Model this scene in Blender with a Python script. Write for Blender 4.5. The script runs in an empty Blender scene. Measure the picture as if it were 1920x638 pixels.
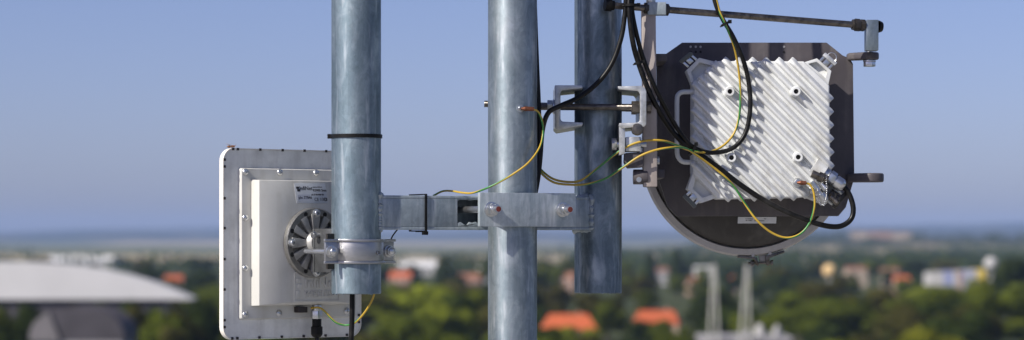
import bpy, bmesh, math, random
from mathutils import Vector, Matrix

random.seed(7)
# ------------------------------------------------------------------ camera, sky, sun, exposure
H = 25.0                      # camera height above the town's ground
F = 5111.0                    # focal length in photo pixels (1920 wide)
CX, HY = 960.0, 448.0         # optical centre column, horizon row
SC = bpy.context.scene
COL = SC.collection
cam_d = bpy.data.cameras.new('camera')
cam_d.sensor_width = 36.0
cam_d.lens = 36.0 * F / 1920.0
cam_d.shift_y = (HY - 319.0) / 1920.0
cam_d.clip_start = 0.1
cam_d.clip_end = 60000.0
cam_d.dof.use_dof = True
cam_d.dof.focus_distance = 4.68
cam_d.dof.aperture_fstop = 4.7
cam_d.dof.aperture_blades = 7
cam = bpy.data.objects.new('camera', cam_d)
cam.location = (0, 0, H)
cam.rotation_euler = (math.radians(90), 0, 0)
COL.objects.link(cam)
SC.camera = cam

SUN_AZ = math.radians(53.0)    # to the left of the direction from subject to camera
SUN_EL = math.radians(37.0)
to_sun = Vector((-math.sin(SUN_AZ) * math.cos(SUN_EL), -math.cos(SUN_AZ) * math.cos(SUN_EL), math.sin(SUN_EL)))
world = bpy.data.worlds.new('World')
SC.world = world
world.use_nodes = True
wn = world.node_tree.nodes
wl = world.node_tree.links
bgn = wn['Background']
sky = wn.new('ShaderNodeTexSky')
sky.sky_type = 'NISHITA'
sky.sun_disc = False
sky.sun_elevation = SUN_EL
sky.sun_rotation = math.atan2(to_sun.x, to_sun.y)
sky.altitude = 100.0
sky.air_density = 0.65
sky.dust_density = 1.0
sky.ozone_density = 3.0
tint = wn.new('ShaderNodeMixRGB')      # one even tint over the whole sky: the photograph's cooler white balance
tint.blend_type = 'MULTIPLY'
tint.inputs[0].default_value = 1.0
tint.inputs[2].default_value = (1.05, 0.925, 1.09, 1)
wl.new(sky.outputs[0], tint.inputs[1])
wl.new(tint.outputs[0], bgn.inputs[0])
bgn.inputs[1].default_value = 0.084
sun_d = bpy.data.lights.new('sun', 'SUN')
sun_d.energy = 5.0
sun_d.angle = math.radians(0.55)
sun_d.color = (1.0, 0.945, 0.86)
sun = bpy.data.objects.new('sun', sun_d)
sun.location = (-20, -20, 60)
sun.rotation_euler = to_sun.to_track_quat('Z', 'Y').to_euler()
COL.objects.link(sun)
SC.view_settings.view_transform = 'Standard'
SC.view_settings.look = 'None'
SC.view_settings.exposure = 0.3
SC.view_settings.gamma = 1.0
SC.view_settings.use_curve_mapping = False
SC.render.engine = 'CYCLES'
SC.cycles.use_denoising = True
SC.cycles.max_bounces = 6
SC.cycles.volume_bounces = 0
SC.cycles.transparent_max_bounces = 4

CAM = Vector((0, 0, H))


def P(px, py, Y):
    return Vector(((px - CX) / F * Y, Y, H + (HY - py) / F * Y))


def hit(px, py, o, n):
    d = Vector(((px - CX) / F, 1.0, (HY - py) / F))
    return CAM + d * ((o - CAM).dot(n) / d.dot(n))


def frame(o, x, y, z):
    return Matrix(((x.x, y.x, z.x, o.x), (x.y, y.y, z.y, o.y), (x.z, y.z, z.z, o.z), (0, 0, 0, 1)))


# ------------------------------------------------------------------ materials
MATS = {}


def mat(name, col, rough=0.5, metal=0.0, var=0.0, scale=20.0, bump=0.0, bscale=None, stretch=(1, 1, 1), col2=None, rvar=0.0, spec=0.5, coat=0.0, detail=6.0, ramp=(0.35, 0.68), obj_rand=0.0):
    m = bpy.data.materials.new(name)
    m.use_nodes = True
    nt = m.node_tree
    N, L = nt.nodes, nt.links
    b = N['Principled BSDF']
    b.inputs['Base Color'].default_value = (*col, 1)
    b.inputs['Roughness'].default_value = rough
    b.inputs['Metallic'].default_value = metal
    b.inputs['Specular IOR Level'].default_value = spec
    b.inputs['Coat Weight'].default_value = coat
    last = None
    if var > 0 or col2 or bump > 0 or rvar > 0:
        tc = N.new('ShaderNodeTexCoord')
        mp = N.new('ShaderNodeMapping')
        mp.inputs['Scale'].default_value = stretch
        L.new(tc.outputs['Object'], mp.inputs['Vector'])
        nz = N.new('ShaderNodeTexNoise')
        nz.inputs['Scale'].default_value = scale
        nz.inputs['Detail'].default_value = detail
        nz.inputs['Roughness'].default_value = 0.62
        L.new(mp.outputs[0], nz.inputs['Vector'])
        rp = N.new('ShaderNodeValToRGB')
        rp.color_ramp.elements[0].position = ramp[0]
        rp.color_ramp.elements[1].position = ramp[1]
        a = tuple(c * (1 - var) for c in col)
        bb = col2 if col2 else tuple(min(1, c * (1 + var)) for c in col)
        rp.color_ramp.elements[0].color = (*a, 1)
        rp.color_ramp.elements[1].color = (*bb, 1)
        L.new(nz.outputs['Fac'], rp.inputs['Fac'])
        L.new(rp.outputs[0], b.inputs['Base Color'])
        last = rp.outputs[0]
        if rvar > 0:
            mr = N.new('ShaderNodeMapRange')
            mr.inputs['From Min'].default_value = 0.3
            mr.inputs['From Max'].default_value = 0.7
            mr.inputs['To Min'].default_value = max(0.02, rough - rvar)
            mr.inputs['To Max'].default_value = min(1, rough + rvar)
            L.new(nz.outputs['Fac'], mr.inputs['Value'])
            L.new(mr.outputs[0], b.inputs['Roughness'])
        if bump > 0:
            n2 = N.new('ShaderNodeTexNoise')
            n2.inputs['Scale'].default_value = bscale or scale * 4
            n2.inputs['Detail'].default_value = 4
            L.new(mp.outputs[0], n2.inputs['Vector'])
            bp = N.new('ShaderNodeBump')
            bp.inputs['Strength'].default_value = bump
            bp.inputs['Distance'].default_value = 0.002
            L.new(n2.outputs['Fac'], bp.inputs['Height'])
            L.new(bp.outputs[0], b.inputs['Normal'])
    if obj_rand > 0:
        oi = N.new('ShaderNodeObjectInfo')
        hs = N.new('ShaderNodeHueSaturation')
        mr = N.new('ShaderNodeMapRange')
        mr.inputs['To Min'].default_value = 1 - obj_rand
        mr.inputs['To Max'].default_value = 1 + obj_rand
        L.new(oi.outputs['Random'], mr.inputs['Value'])
        L.new(mr.outputs[0], hs.inputs['Value'])
        if last:
            L.new(last, hs.inputs['Color'])
        else:
            hs.inputs['Color'].default_value = (*col, 1)
        L.new(hs.outputs[0], b.inputs['Base Color'])
    MATS[name] = m
    return m


def galv_mat(name, a, b_, c, rough=0.42, metal=0.75, aniso=0.2):
    """hot-dip galvanised steel: zinc spangle, vertical streaks, dull patches"""
    m = bpy.data.materials.new(name)
    m.use_nodes = True
    N, L = m.node_tree.nodes, m.node_tree.links
    bs = N['Principled BSDF']
    tc = N.new('ShaderNodeTexCoord')
    mp = N.new('ShaderNodeMapping')
    mp.inputs['Scale'].default_value = (1, 1, 0.42)
    L.new(tc.outputs['Object'], mp.inputs['Vector'])
    n1 = N.new('ShaderNodeTexNoise')
    n1.inputs['Scale'].default_value = 34
    n1.inputs['Detail'].default_value = 8
    n1.inputs['Roughness'].default_value = 0.68
    n1.inputs['Distortion'].default_value = 0.8
    L.new(mp.outputs[0], n1.inputs['Vector'])
    rp = N.new('ShaderNodeValToRGB')
    e = rp.color_ramp.elements
    e[0].position, e[0].color = 0.30, (*a, 1)
    e[1].position, e[1].color = 0.74, (*c, 1)
    mid = e.new(0.52)
    mid.color = (*b_, 1)
    L.new(n1.outputs['Fac'], rp.inputs['Fac'])
    vo = N.new('ShaderNodeTexVoronoi')
    vo.inputs['Scale'].default_value = 130
    L.new(tc.outputs['Object'], vo.inputs['Vector'])
    mx = N.new('ShaderNodeMixRGB')
    mx.blend_type = 'OVERLAY'
    mx.inputs[0].default_value = 0.09
    L.new(rp.outputs[0], mx.inputs[1])
    bw = N.new('ShaderNodeRGBToBW')
    L.new(vo.outputs['Color'], bw.inputs[0])
    L.new(bw.outputs[0], mx.inputs[2])
    # slanting scratches / handling scuffs
    mp2 = N.new('ShaderNodeMapping')
    mp2.inputs['Rotation'].default_value = (0.5, 0.7, 0.3)
    mp2.inputs['Scale'].default_value = (1, 14, 1)
    L.new(tc.outputs['Object'], mp2.inputs['Vector'])
    n3 = N.new('ShaderNodeTexNoise')
    n3.inputs['Scale'].default_value = 16
    n3.inputs['Detail'].default_value = 5
    L.new(mp2.outputs[0], n3.inputs['Vector'])
    r3 = N.new('ShaderNodeValToRGB')
    r3.color_ramp.elements[0].position = 0.54
    r3.color_ramp.elements[0].color = (0, 0, 0, 1)
    r3.color_ramp.elements[1].position = 0.70
    r3.color_ramp.elements[1].color = (0.5, 0.5, 0.5, 1)
    L.new(n3.outputs['Fac'], r3.inputs['Fac'])
    mx2 = N.new('ShaderNodeMixRGB')
    mx2.blend_type = 'MIX'
    mx2.inputs[2].default_value = (0.62, 0.66, 0.70, 1)
    L.new(r3.outputs[0], mx2.inputs[0])
    L.new(mx.outputs[0], mx2.inputs[1])
    n6 = N.new('ShaderNodeTexNoise')
    n6.inputs['Scale'].default_value = 7.0
    n6.inputs['Detail'].default_value = 5
    n6.inputs['Distortion'].default_value = 1.2
    mp6 = N.new('ShaderNodeMapping')
    mp6.inputs['Scale'].default_value = (1, 1, 0.45)
    L.new(tc.outputs['Object'], mp6.inputs['Vector'])
    L.new(mp6.outputs[0], n6.inputs['Vector'])
    r6 = N.new('ShaderNodeValToRGB')
    r6.color_ramp.elements[0].position, r6.color_ramp.elements[0].color = 0.36, (0.62, 0.66, 0.70, 1)
    r6.color_ramp.elements[1].position, r6.color_ramp.elements[1].color = 0.62, (1.08, 1.06, 1.04, 1)
    L.new(n6.outputs['Fac'], r6.inputs['Fac'])
    m6 = N.new('ShaderNodeMixRGB')
    m6.blend_type = 'MULTIPLY'
    m6.inputs[0].default_value = 0.85
    L.new(mx2.outputs[0], m6.inputs[1])
    L.new(r6.outputs[0], m6.inputs[2])
    # thin dark runs down the zinc
    mp7 = N.new('ShaderNodeMapping')
    mp7.inputs['Scale'].default_value = (150, 150, 5)
    L.new(tc.outputs['Object'], mp7.inputs['Vector'])
    n7 = N.new('ShaderNodeTexNoise')
    n7.inputs['Scale'].default_value = 1.0
    n7.inputs['Detail'].default_value = 3
    L.new(mp7.outputs[0], n7.inputs['Vector'])
    r7 = N.new('ShaderNodeValToRGB')
    r7.color_ramp.elements[0].position, r7.color_ramp.elements[0].color = 0.30, (0.66, 0.68, 0.70, 1)
    r7.color_ramp.elements[1].position, r7.color_ramp.elements[1].color = 0.50, (1, 1, 1, 1)
    L.new(n7.outputs['Fac'], r7.inputs['Fac'])
    m7 = N.new('ShaderNodeMixRGB')
    m7.blend_type = 'MULTIPLY'
    m7.inputs[0].default_value = 0.4
    L.new(m6.outputs[0], m7.inputs[1])
    L.new(r7.outputs[0], m7.inputs[2])
    L.new(m7.outputs[0], bs.inputs['Base Color'])
    mr = N.new('ShaderNodeMapRange')
    mr.inputs['From Min'].default_value = 0.3
    mr.inputs['From Max'].default_value = 0.7
    mr.inputs['To Min'].default_value = rough + 0.1
    mr.inputs['To Max'].default_value = rough - 0.08
    L.new(n1.outputs['Fac'], mr.inputs['Value'])
    L.new(mr.outputs[0], bs.inputs['Roughness'])
    bs.inputs['Metallic'].default_value = metal
    bs.inputs['Anisotropic'].default_value = aniso
    bs.inputs['Anisotropic Rotation'].default_value = 0.25
    tg = N.new('ShaderNodeTangent')
    tg.direction_type = 'RADIAL'
    tg.axis = 'Z'
    L.new(tg.outputs[0], bs.inputs['Tangent'])
    bp = N.new('ShaderNodeBump')
    bp.inputs['Strength'].default_value = 0.12
    bp.inputs['Distance'].default_value = 0.0012
    L.new(n1.outputs['Fac'], bp.inputs['Height'])
    L.new(bp.outputs[0], bs.inputs['Normal'])
    MATS[name] = m
    return m


galv_mat('galvanised', (0.205, 0.26, 0.295), (0.295, 0.35, 0.385), (0.46, 0.51, 0.535), 0.45, 0.80, 0.3)
galv_mat('galvanised_dull', (0.12, 0.16, 0.19), (0.205, 0.255, 0.295), (0.38, 0.43, 0.47), 0.42, 0.80, 0.2)
galv_mat('galvanised_matte', (0.165, 0.225, 0.265), (0.245, 0.31, 0.355), (0.41, 0.475, 0.515), 0.53, 0.78, 0.15)
galv_mat('galvanised_flat', (0.25, 0.305, 0.34), (0.36, 0.415, 0.45), (0.52, 0.57, 0.60), 0.5, 0.35, 0.0)
mat('bolt_steel', (0.60, 0.61, 0.62), 0.3, 0.95, var=0.05, scale=80, rvar=0.03, detail=2)
mat('old_steel', (0.155, 0.14, 0.125), 0.36, 0.9, var=0.35, scale=90, rvar=0.12)
mat('dark_steel', (0.06, 0.055, 0.05), 0.42, 0.6, var=0.3, scale=60)
mat('strap_steel', (0.40, 0.40, 0.405), 0.38, 0.9, var=0.08, scale=40, rvar=0.04, stretch=(1, 1, 4))
mat('bracket_zinc', (0.52, 0.53, 0.53), 0.42, 0.7, var=0.3, scale=45, bump=0.2, rvar=0.1)
mat('cast_aluminium', (0.26, 0.255, 0.24), 0.46, 0.7, var=0.2, scale=60, bump=0.25, bscale=400)
mat('spoke_metal', (0.40, 0.395, 0.38), 0.5, 0.5, var=0.15, scale=60)
mat('dark_casting', (0.13, 0.135, 0.14), 0.45, 0.7, var=0.2, scale=60)
mat('red_cap', (0.17, 0.032, 0.018), 0.55, 0.0, var=0.3, scale=200)
mat('cream_plastic', (0.56, 0.555, 0.525), 0.42, 0.0, var=0.05, scale=12, bump=0.06, bscale=700)
mat('cream_edge', (0.76, 0.73, 0.66), 0.4, 0.0, var=0.04, scale=12)
mat('aluminium_sheet', (0.76, 0.755, 0.72), 0.52, 0.04, var=0.14, scale=22, bump=0.1, stretch=(1, 1, 1), rvar=0.08)
mat('clip_dark', (0.03, 0.024, 0.026), 0.6)
mat('label_foil', (0.50, 0.52, 0.55), 0.35, 0.3, var=0.08, scale=60)
mat('label_field', (0.42, 0.44, 0.50), 0.4, 0.2)
mat('ink', (0.02, 0.02, 0.025), 0.6)
mat('black_plastic', (0.007, 0.007, 0.007), 0.48, 0.0, spec=0.22, var=0.3, scale=60)
mat('cable_black', (0.005, 0.005, 0.005), 0.4, 0.0, spec=0.25, var=0.2, scale=40, rvar=0.08)
mat('shaded_paint', (0.074, 0.066, 0.072), 0.50, 0.0, var=0.10, scale=18, bump=0.12, bscale=900, spec=0.35)  # beige paint darkened: shade on the plate and its fittings put into the colour
mat('beige_paint', (0.36, 0.315, 0.295), 0.5, 0.0, var=0.08, scale=25, bump=0.1, bscale=700)
mat('dish_back', (0.042, 0.039, 0.036), 0.5, 0.0, var=0.12, scale=14, spec=0.3)
mat('ring_grey', (0.40, 0.385, 0.375), 0.45, 0.3, var=0.10, scale=30)
mat('radio_white', (0.63, 0.645, 0.645), 0.42, 0.0, var=0.035, scale=9, bump=0.05, bscale=500)
mat('radio_pocket', (0.62, 0.64, 0.64), 0.5, 0.0, var=0.05, scale=30)
mat('radome_white', (0.7, 0.7, 0.68), 0.5)
mat('copper', (0.19, 0.072, 0.04), 0.45, 0.7, var=0.3, scale=300)
mat('rubber_grey', (0.10, 0.11, 0.105), 0.55)
mat('insect_brown', (0.22, 0.09, 0.03), 0.5, var=0.5, scale=500)
mat('insect_wing', (0.35, 0.27, 0.2), 0.4)
mat('hole_dark', (0.008, 0.008, 0.009), 0.8)
mat('wire_tie_white', (0.7, 0.7, 0.68), 0.5)


def weather(name, dirt, amount, scale=9.0, runs=(60, 60, 4)):
    """rain runs and grime laid over a paint"""
    m = MATS[name]
    N, L = m.node_tree.nodes, m.node_tree.links
    bs = N['Principled BSDF']
    src = bs.inputs['Base Color'].links[0].from_socket
    tc = N.new('ShaderNodeTexCoord')
    mp = N.new('ShaderNodeMapping')
    mp.inputs['Scale'].default_value = runs
    L.new(tc.outputs['Object'], mp.inputs['Vector'])
    a = N.new('ShaderNodeTexNoise'); a.inputs['Scale'].default_value = 1.0; a.inputs['Detail'].default_value = 5
    L.new(mp.outputs[0], a.inputs['Vector'])
    b = N.new('ShaderNodeTexNoise'); b.inputs['Scale'].default_value = scale; b.inputs['Detail'].default_value = 8; b.inputs['Roughness'].default_value = 0.7
    L.new(tc.outputs['Object'], b.inputs['Vector'])
    mu = N.new('ShaderNodeMath'); mu.operation = 'MULTIPLY'
    L.new(a.outputs['Fac'], mu.inputs[0]); L.new(b.outputs['Fac'], mu.inputs[1])
    mr = N.new('ShaderNodeMapRange')
    mr.inputs['From Min'].default_value = 0.24
    mr.inputs['From Max'].default_value = 0.42
    mr.inputs['To Max'].default_value = amount
    L.new(mu.outputs[0], mr.inputs['Value'])
    mx = N.new('ShaderNodeMixRGB')
    mx.inputs[2].default_value = (*dirt, 1)
    L.new(mr.outputs[0], mx.inputs[0]); L.new(src, mx.inputs[1])
    L.new(mx.outputs[0], bs.inputs['Base Color'])


weather('radio_white', (0.34, 0.33, 0.30), 0.6)
weather('cream_plastic', (0.36, 0.34, 0.28), 0.45)
weather('cream_edge', (0.40, 0.36, 0.28), 0.4)
weather('aluminium_sheet', (0.48, 0.46, 0.43), 0.6, 14.0)
weather('shaded_paint', (0.17, 0.155, 0.145), 0.5, 12.0)
weather('beige_paint', (0.22, 0.18, 0.15), 0.5)
weather('dish_back', (0.10, 0.095, 0.085), 0.55, 12.0)
weather('cable_black', (0.045, 0.043, 0.04), 0.45, 30.0, (20, 20, 20))
weather('ring_grey', (0.26, 0.25, 0.24), 0.5)


def wire_mat():
    m = bpy.data.materials.new('earth_wire')
    m.use_nodes = True
    N, L = m.node_tree.nodes, m.node_tree.links
    b = N['Principled BSDF']
    uv = N.new('ShaderNodeUVMap')
    uv.uv_map = 'UVMap'
    sp = N.new('ShaderNodeSeparateXYZ')
    L.new(uv.outputs[0], sp.inputs[0])
    ml = N.new('ShaderNodeMath'); ml.operation = 'MULTIPLY'; ml.inputs[1].default_value = 6.5
    L.new(sp.outputs['Y'], ml.inputs[0])
    ad = N.new('ShaderNodeMath'); ad.operation = 'ADD'
    L.new(ml.outputs[0], ad.inputs[0]); L.new(sp.outputs['X'], ad.inputs[1])
    fr = N.new('ShaderNodeMath'); fr.operation = 'FRACT'
    L.new(ad.outputs[0], fr.inputs[0])
    rp = N.new('ShaderNodeValToRGB')
    rp.color_ramp.interpolation = 'CONSTANT'
    rp.color_ramp.elements[0].color = (0.47, 0.31, 0.035, 1)
    rp.color_ramp.elements[1].position = 0.64
    rp.color_ramp.elements[1].color = (0.035, 0.20, 0.05, 1)
    L.new(fr.outputs[0], rp.inputs['Fac'])
    L.new(rp.outputs[0], b.inputs['Base Color'])
    b.inputs['Roughness'].default_value = 0.38
    MATS['earth_wire'] = m


wire_mat()


def foliage_mat(name, a, b_):
    m = bpy.data.materials.new(name)
    m.use_nodes = True
    N, L = m.node_tree.nodes, m.node_tree.links
    N.remove(N['Principled BSDF'])
    out = N['Material Output']
    tc = N.new('ShaderNodeTexCoord')
    nz = N.new('ShaderNodeTexNoise')
    nz.inputs['Scale'].default_value = 0.55
    nz.inputs['Detail'].default_value = 3
    L.new(tc.outputs['Object'], nz.inputs['Vector'])
    rp = N.new('ShaderNodeValToRGB')
    rp.color_ramp.elements[0].position, rp.color_ramp.elements[0].color = 0.34, (*a, 1)
    rp.color_ramp.elements[1].position, rp.color_ramp.elements[1].color = 0.66, (*b_, 1)
    L.new(nz.outputs['Fac'], rp.inputs['Fac'])
    oi = N.new('ShaderNodeObjectInfo')
    mr = N.new('ShaderNodeMapRange')
    mr.inputs['To Min'].default_value = 0.7
    mr.inputs['To Max'].default_value = 1.3
    L.new(oi.outputs['Random'], mr.inputs['Value'])
    hs = N.new('ShaderNodeHueSaturation')
    L.new(mr.outputs[0], hs.inputs['Value'])
    L.new(rp.outputs[0], hs.inputs['Color'])
    d = N.new('ShaderNodeBsdfDiffuse')
    t = N.new('ShaderNodeBsdfTranslucent')
    L.new(hs.outputs[0], d.inputs['Color'])
    L.new(hs.outputs[0], t.inputs['Color'])
    mx = N.new('ShaderNodeMixShader')
    mx.inputs[0].default_value = 0.3
    L.new(d.outputs[0], mx.inputs[1])
    L.new(t.outputs[0], mx.inputs[2])
    L.new(mx.outputs[0], out.inputs['Surface'])
    MATS[name] = m


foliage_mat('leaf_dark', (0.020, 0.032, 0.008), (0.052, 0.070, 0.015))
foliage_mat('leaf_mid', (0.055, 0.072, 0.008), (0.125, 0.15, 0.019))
foliage_mat('leaf_bright', (0.125, 0.155, 0.012), (0.24, 0.27, 0.03))
foliage_mat('leaf_olive', (0.055, 0.054, 0.013), (0.105, 0.098, 0.026))
foliage_mat('leaf_yellow', (0.14, 0.15, 0.014), (0.24, 0.245, 0.025))
mat('bark', (0.06, 0.045, 0.035), 0.9, var=0.3, scale=3)
mat('roof_tile', (0.40, 0.088, 0.028), 0.85, var=0.22, scale=1.2, obj_rand=0.2)
mat('roof_tile_brown', (0.24, 0.11, 0.065), 0.85, var=0.22, scale=1.2, obj_rand=0.2)
mat('roof_white', (0.66, 0.66, 0.65), 0.5, var=0.06, scale=0.3)
mat('wall_cream', (0.42, 0.34, 0.255), 0.9, var=0.06, scale=0.8, obj_rand=0.15)
mat('wall_pink', (0.36, 0.235, 0.18), 0.9, var=0.06, scale=0.8, obj_rand=0.15)
mat('wall_white', (0.43, 0.42, 0.41), 0.9, var=0.05, scale=0.8)
mat('wall_yellow', (0.62, 0.47, 0.10), 0.8, var=0.05, scale=0.8)
mat('wall_blue', (0.24, 0.27, 0.45), 0.8, var=0.05, scale=0.8)
mat('wall_ochre', (0.66, 0.46, 0.22), 0.8, var=0.05, scale=0.8)
mat('wall_grey', (0.30, 0.29, 0.30), 0.8, var=0.06, scale=0.5)
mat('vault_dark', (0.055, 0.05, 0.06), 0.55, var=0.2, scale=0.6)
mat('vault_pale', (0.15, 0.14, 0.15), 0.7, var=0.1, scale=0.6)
mat('window_glass', (0.03, 0.035, 0.045), 0.15, spec=0.6)
mat('membrane', (0.54, 0.535, 0.545), 0.6, var=0.05, scale=0.12)
mat('steel_white', (0.48, 0.47, 0.43), 0.5, var=0.05, scale=0.7)
mat('concrete', (0.34, 0.33, 0.31), 0.9, var=0.15, scale=1.5, bump=0.1)


def ground_mat():
    m = bpy.data.materials.new('ground_fields')
    m.use_nodes = True
    N, L = m.node_tree.nodes, m.node_tree.links
    b = N['Principled BSDF']
    b.inputs['Roughness'].default_value = 0.95
    b.inputs['Specular IOR Level'].default_value = 0.1
    tc = N.new('ShaderNodeTexCoord')
    mp = N.new('ShaderNodeMapping')
    mp.inputs['Scale'].default_value = (0.0007, 0.0006, 0)
    mp.inputs['Rotation'].default_value = (0, 0, 0.2)
    L.new(tc.outputs['Object'], mp.inputs['Vector'])
    vo = N.new('ShaderNodeTexVoronoi')
    vo.inputs['Scale'].default_value = 1.0
    L.new(mp.outputs[0], vo.inputs['Vector'])
    bw = N.new('ShaderNodeSeparateColor')
    L.new(vo.outputs['Color'], bw.inputs[0])
    rp = N.new('ShaderNodeValToRGB')
    e = rp.color_ramp.elements
    e[0].position, e[0].color = 0.0, (0.085, 0.10, 0.035, 1)
    e[1].position, e[1].color = 1.0, (0.35, 0.29, 0.17, 1)
    for pos, c in ((0.3, (0.14, 0.145, 0.055)), (0.5, (0.21, 0.19, 0.10)), (0.75, (0.28, 0.235, 0.14))):
        k = e.new(pos); k.color = (*c, 1)
    L.new(bw.outputs[0], rp.inputs['Fac'])
    # near town: grassy scrub
    gm = N.new('ShaderNodeNewGeometry')
    ln = N.new('ShaderNodeVectorMath'); ln.operation = 'LENGTH'
    L.new(gm.outputs['Position'], ln.inputs[0])
    mr = N.new('ShaderNodeMapRange')
    mr.inputs['From Min'].default_value = 2200
    mr.inputs['From Max'].default_value = 3400
    L.new(ln.outputs['Value'], mr.inputs['Value'])
    nz = N.new('ShaderNodeTexNoise')
    nz.inputs['Scale'].default_value = 0.03
    nz.inputs['Detail'].default_value = 6
    L.new(tc.outputs['Object'], nz.inputs['Vector'])
    r2 = N.new('ShaderNodeValToRGB')
    r2.color_ramp.elements[0].position, r2.color_ramp.elements[0].color = 0.35, (0.030, 0.040, 0.014, 1)
    r2.color_ramp.elements[1].position, r2.color_ramp.elements[1].color = 0.7, (0.085, 0.095, 0.035, 1)
    L.new(nz.outputs['Fac'], r2.inputs['Fac'])
    mx = N.new('ShaderNodeMixRGB')
    L.new(mr.outputs[0], mx.inputs[0]); L.new(r2.outputs[0], mx.inputs[1]); L.new(rp.outputs[0], mx.inputs[2])
    # wooded hill slopes: land that stands higher than the plain carries forest
    sp = N.new('ShaderNodeSeparateXYZ')
    L.new(gm.outputs['Position'], sp.inputs[0])
    mh = N.new('ShaderNodeMapRange')
    mh.inputs['From Min'].default_value = 9
    mh.inputs['From Max'].default_value = 20
    L.new(sp.outputs['Z'], mh.inputs['Value'])
    n5 = N.new('ShaderNodeTexNoise')
    n5.inputs['Scale'].default_value = 0.0034
    n5.inputs['Detail'].default_value = 4
    L.new(tc.outputs['Object'], n5.inputs['Vector'])
    r5 = N.new('ShaderNodeValToRGB')
    r5.color_ramp.elements[0].position, r5.color_ramp.elements[0].color = 0.46, (0.022, 0.034, 0.016, 1)
    r5.color_ramp.elements[1].position, r5.color_ramp.elements[1].color = 0.62, (0.13, 0.115, 0.075, 1)
    L.new(n5.outputs['Fac'], r5.inputs['Fac'])
    mx3 = N.new('ShaderNodeMixRGB')
    L.new(mh.outputs[0], mx3.inputs[0]); L.new(mx.outputs[0], mx3.inputs[1]); L.new(r5.outputs[0], mx3.inputs[2])
    L.new(mx3.outputs[0], b.inputs['Base Color'])
    MATS['ground_fields'] = m


ground_mat()


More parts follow.
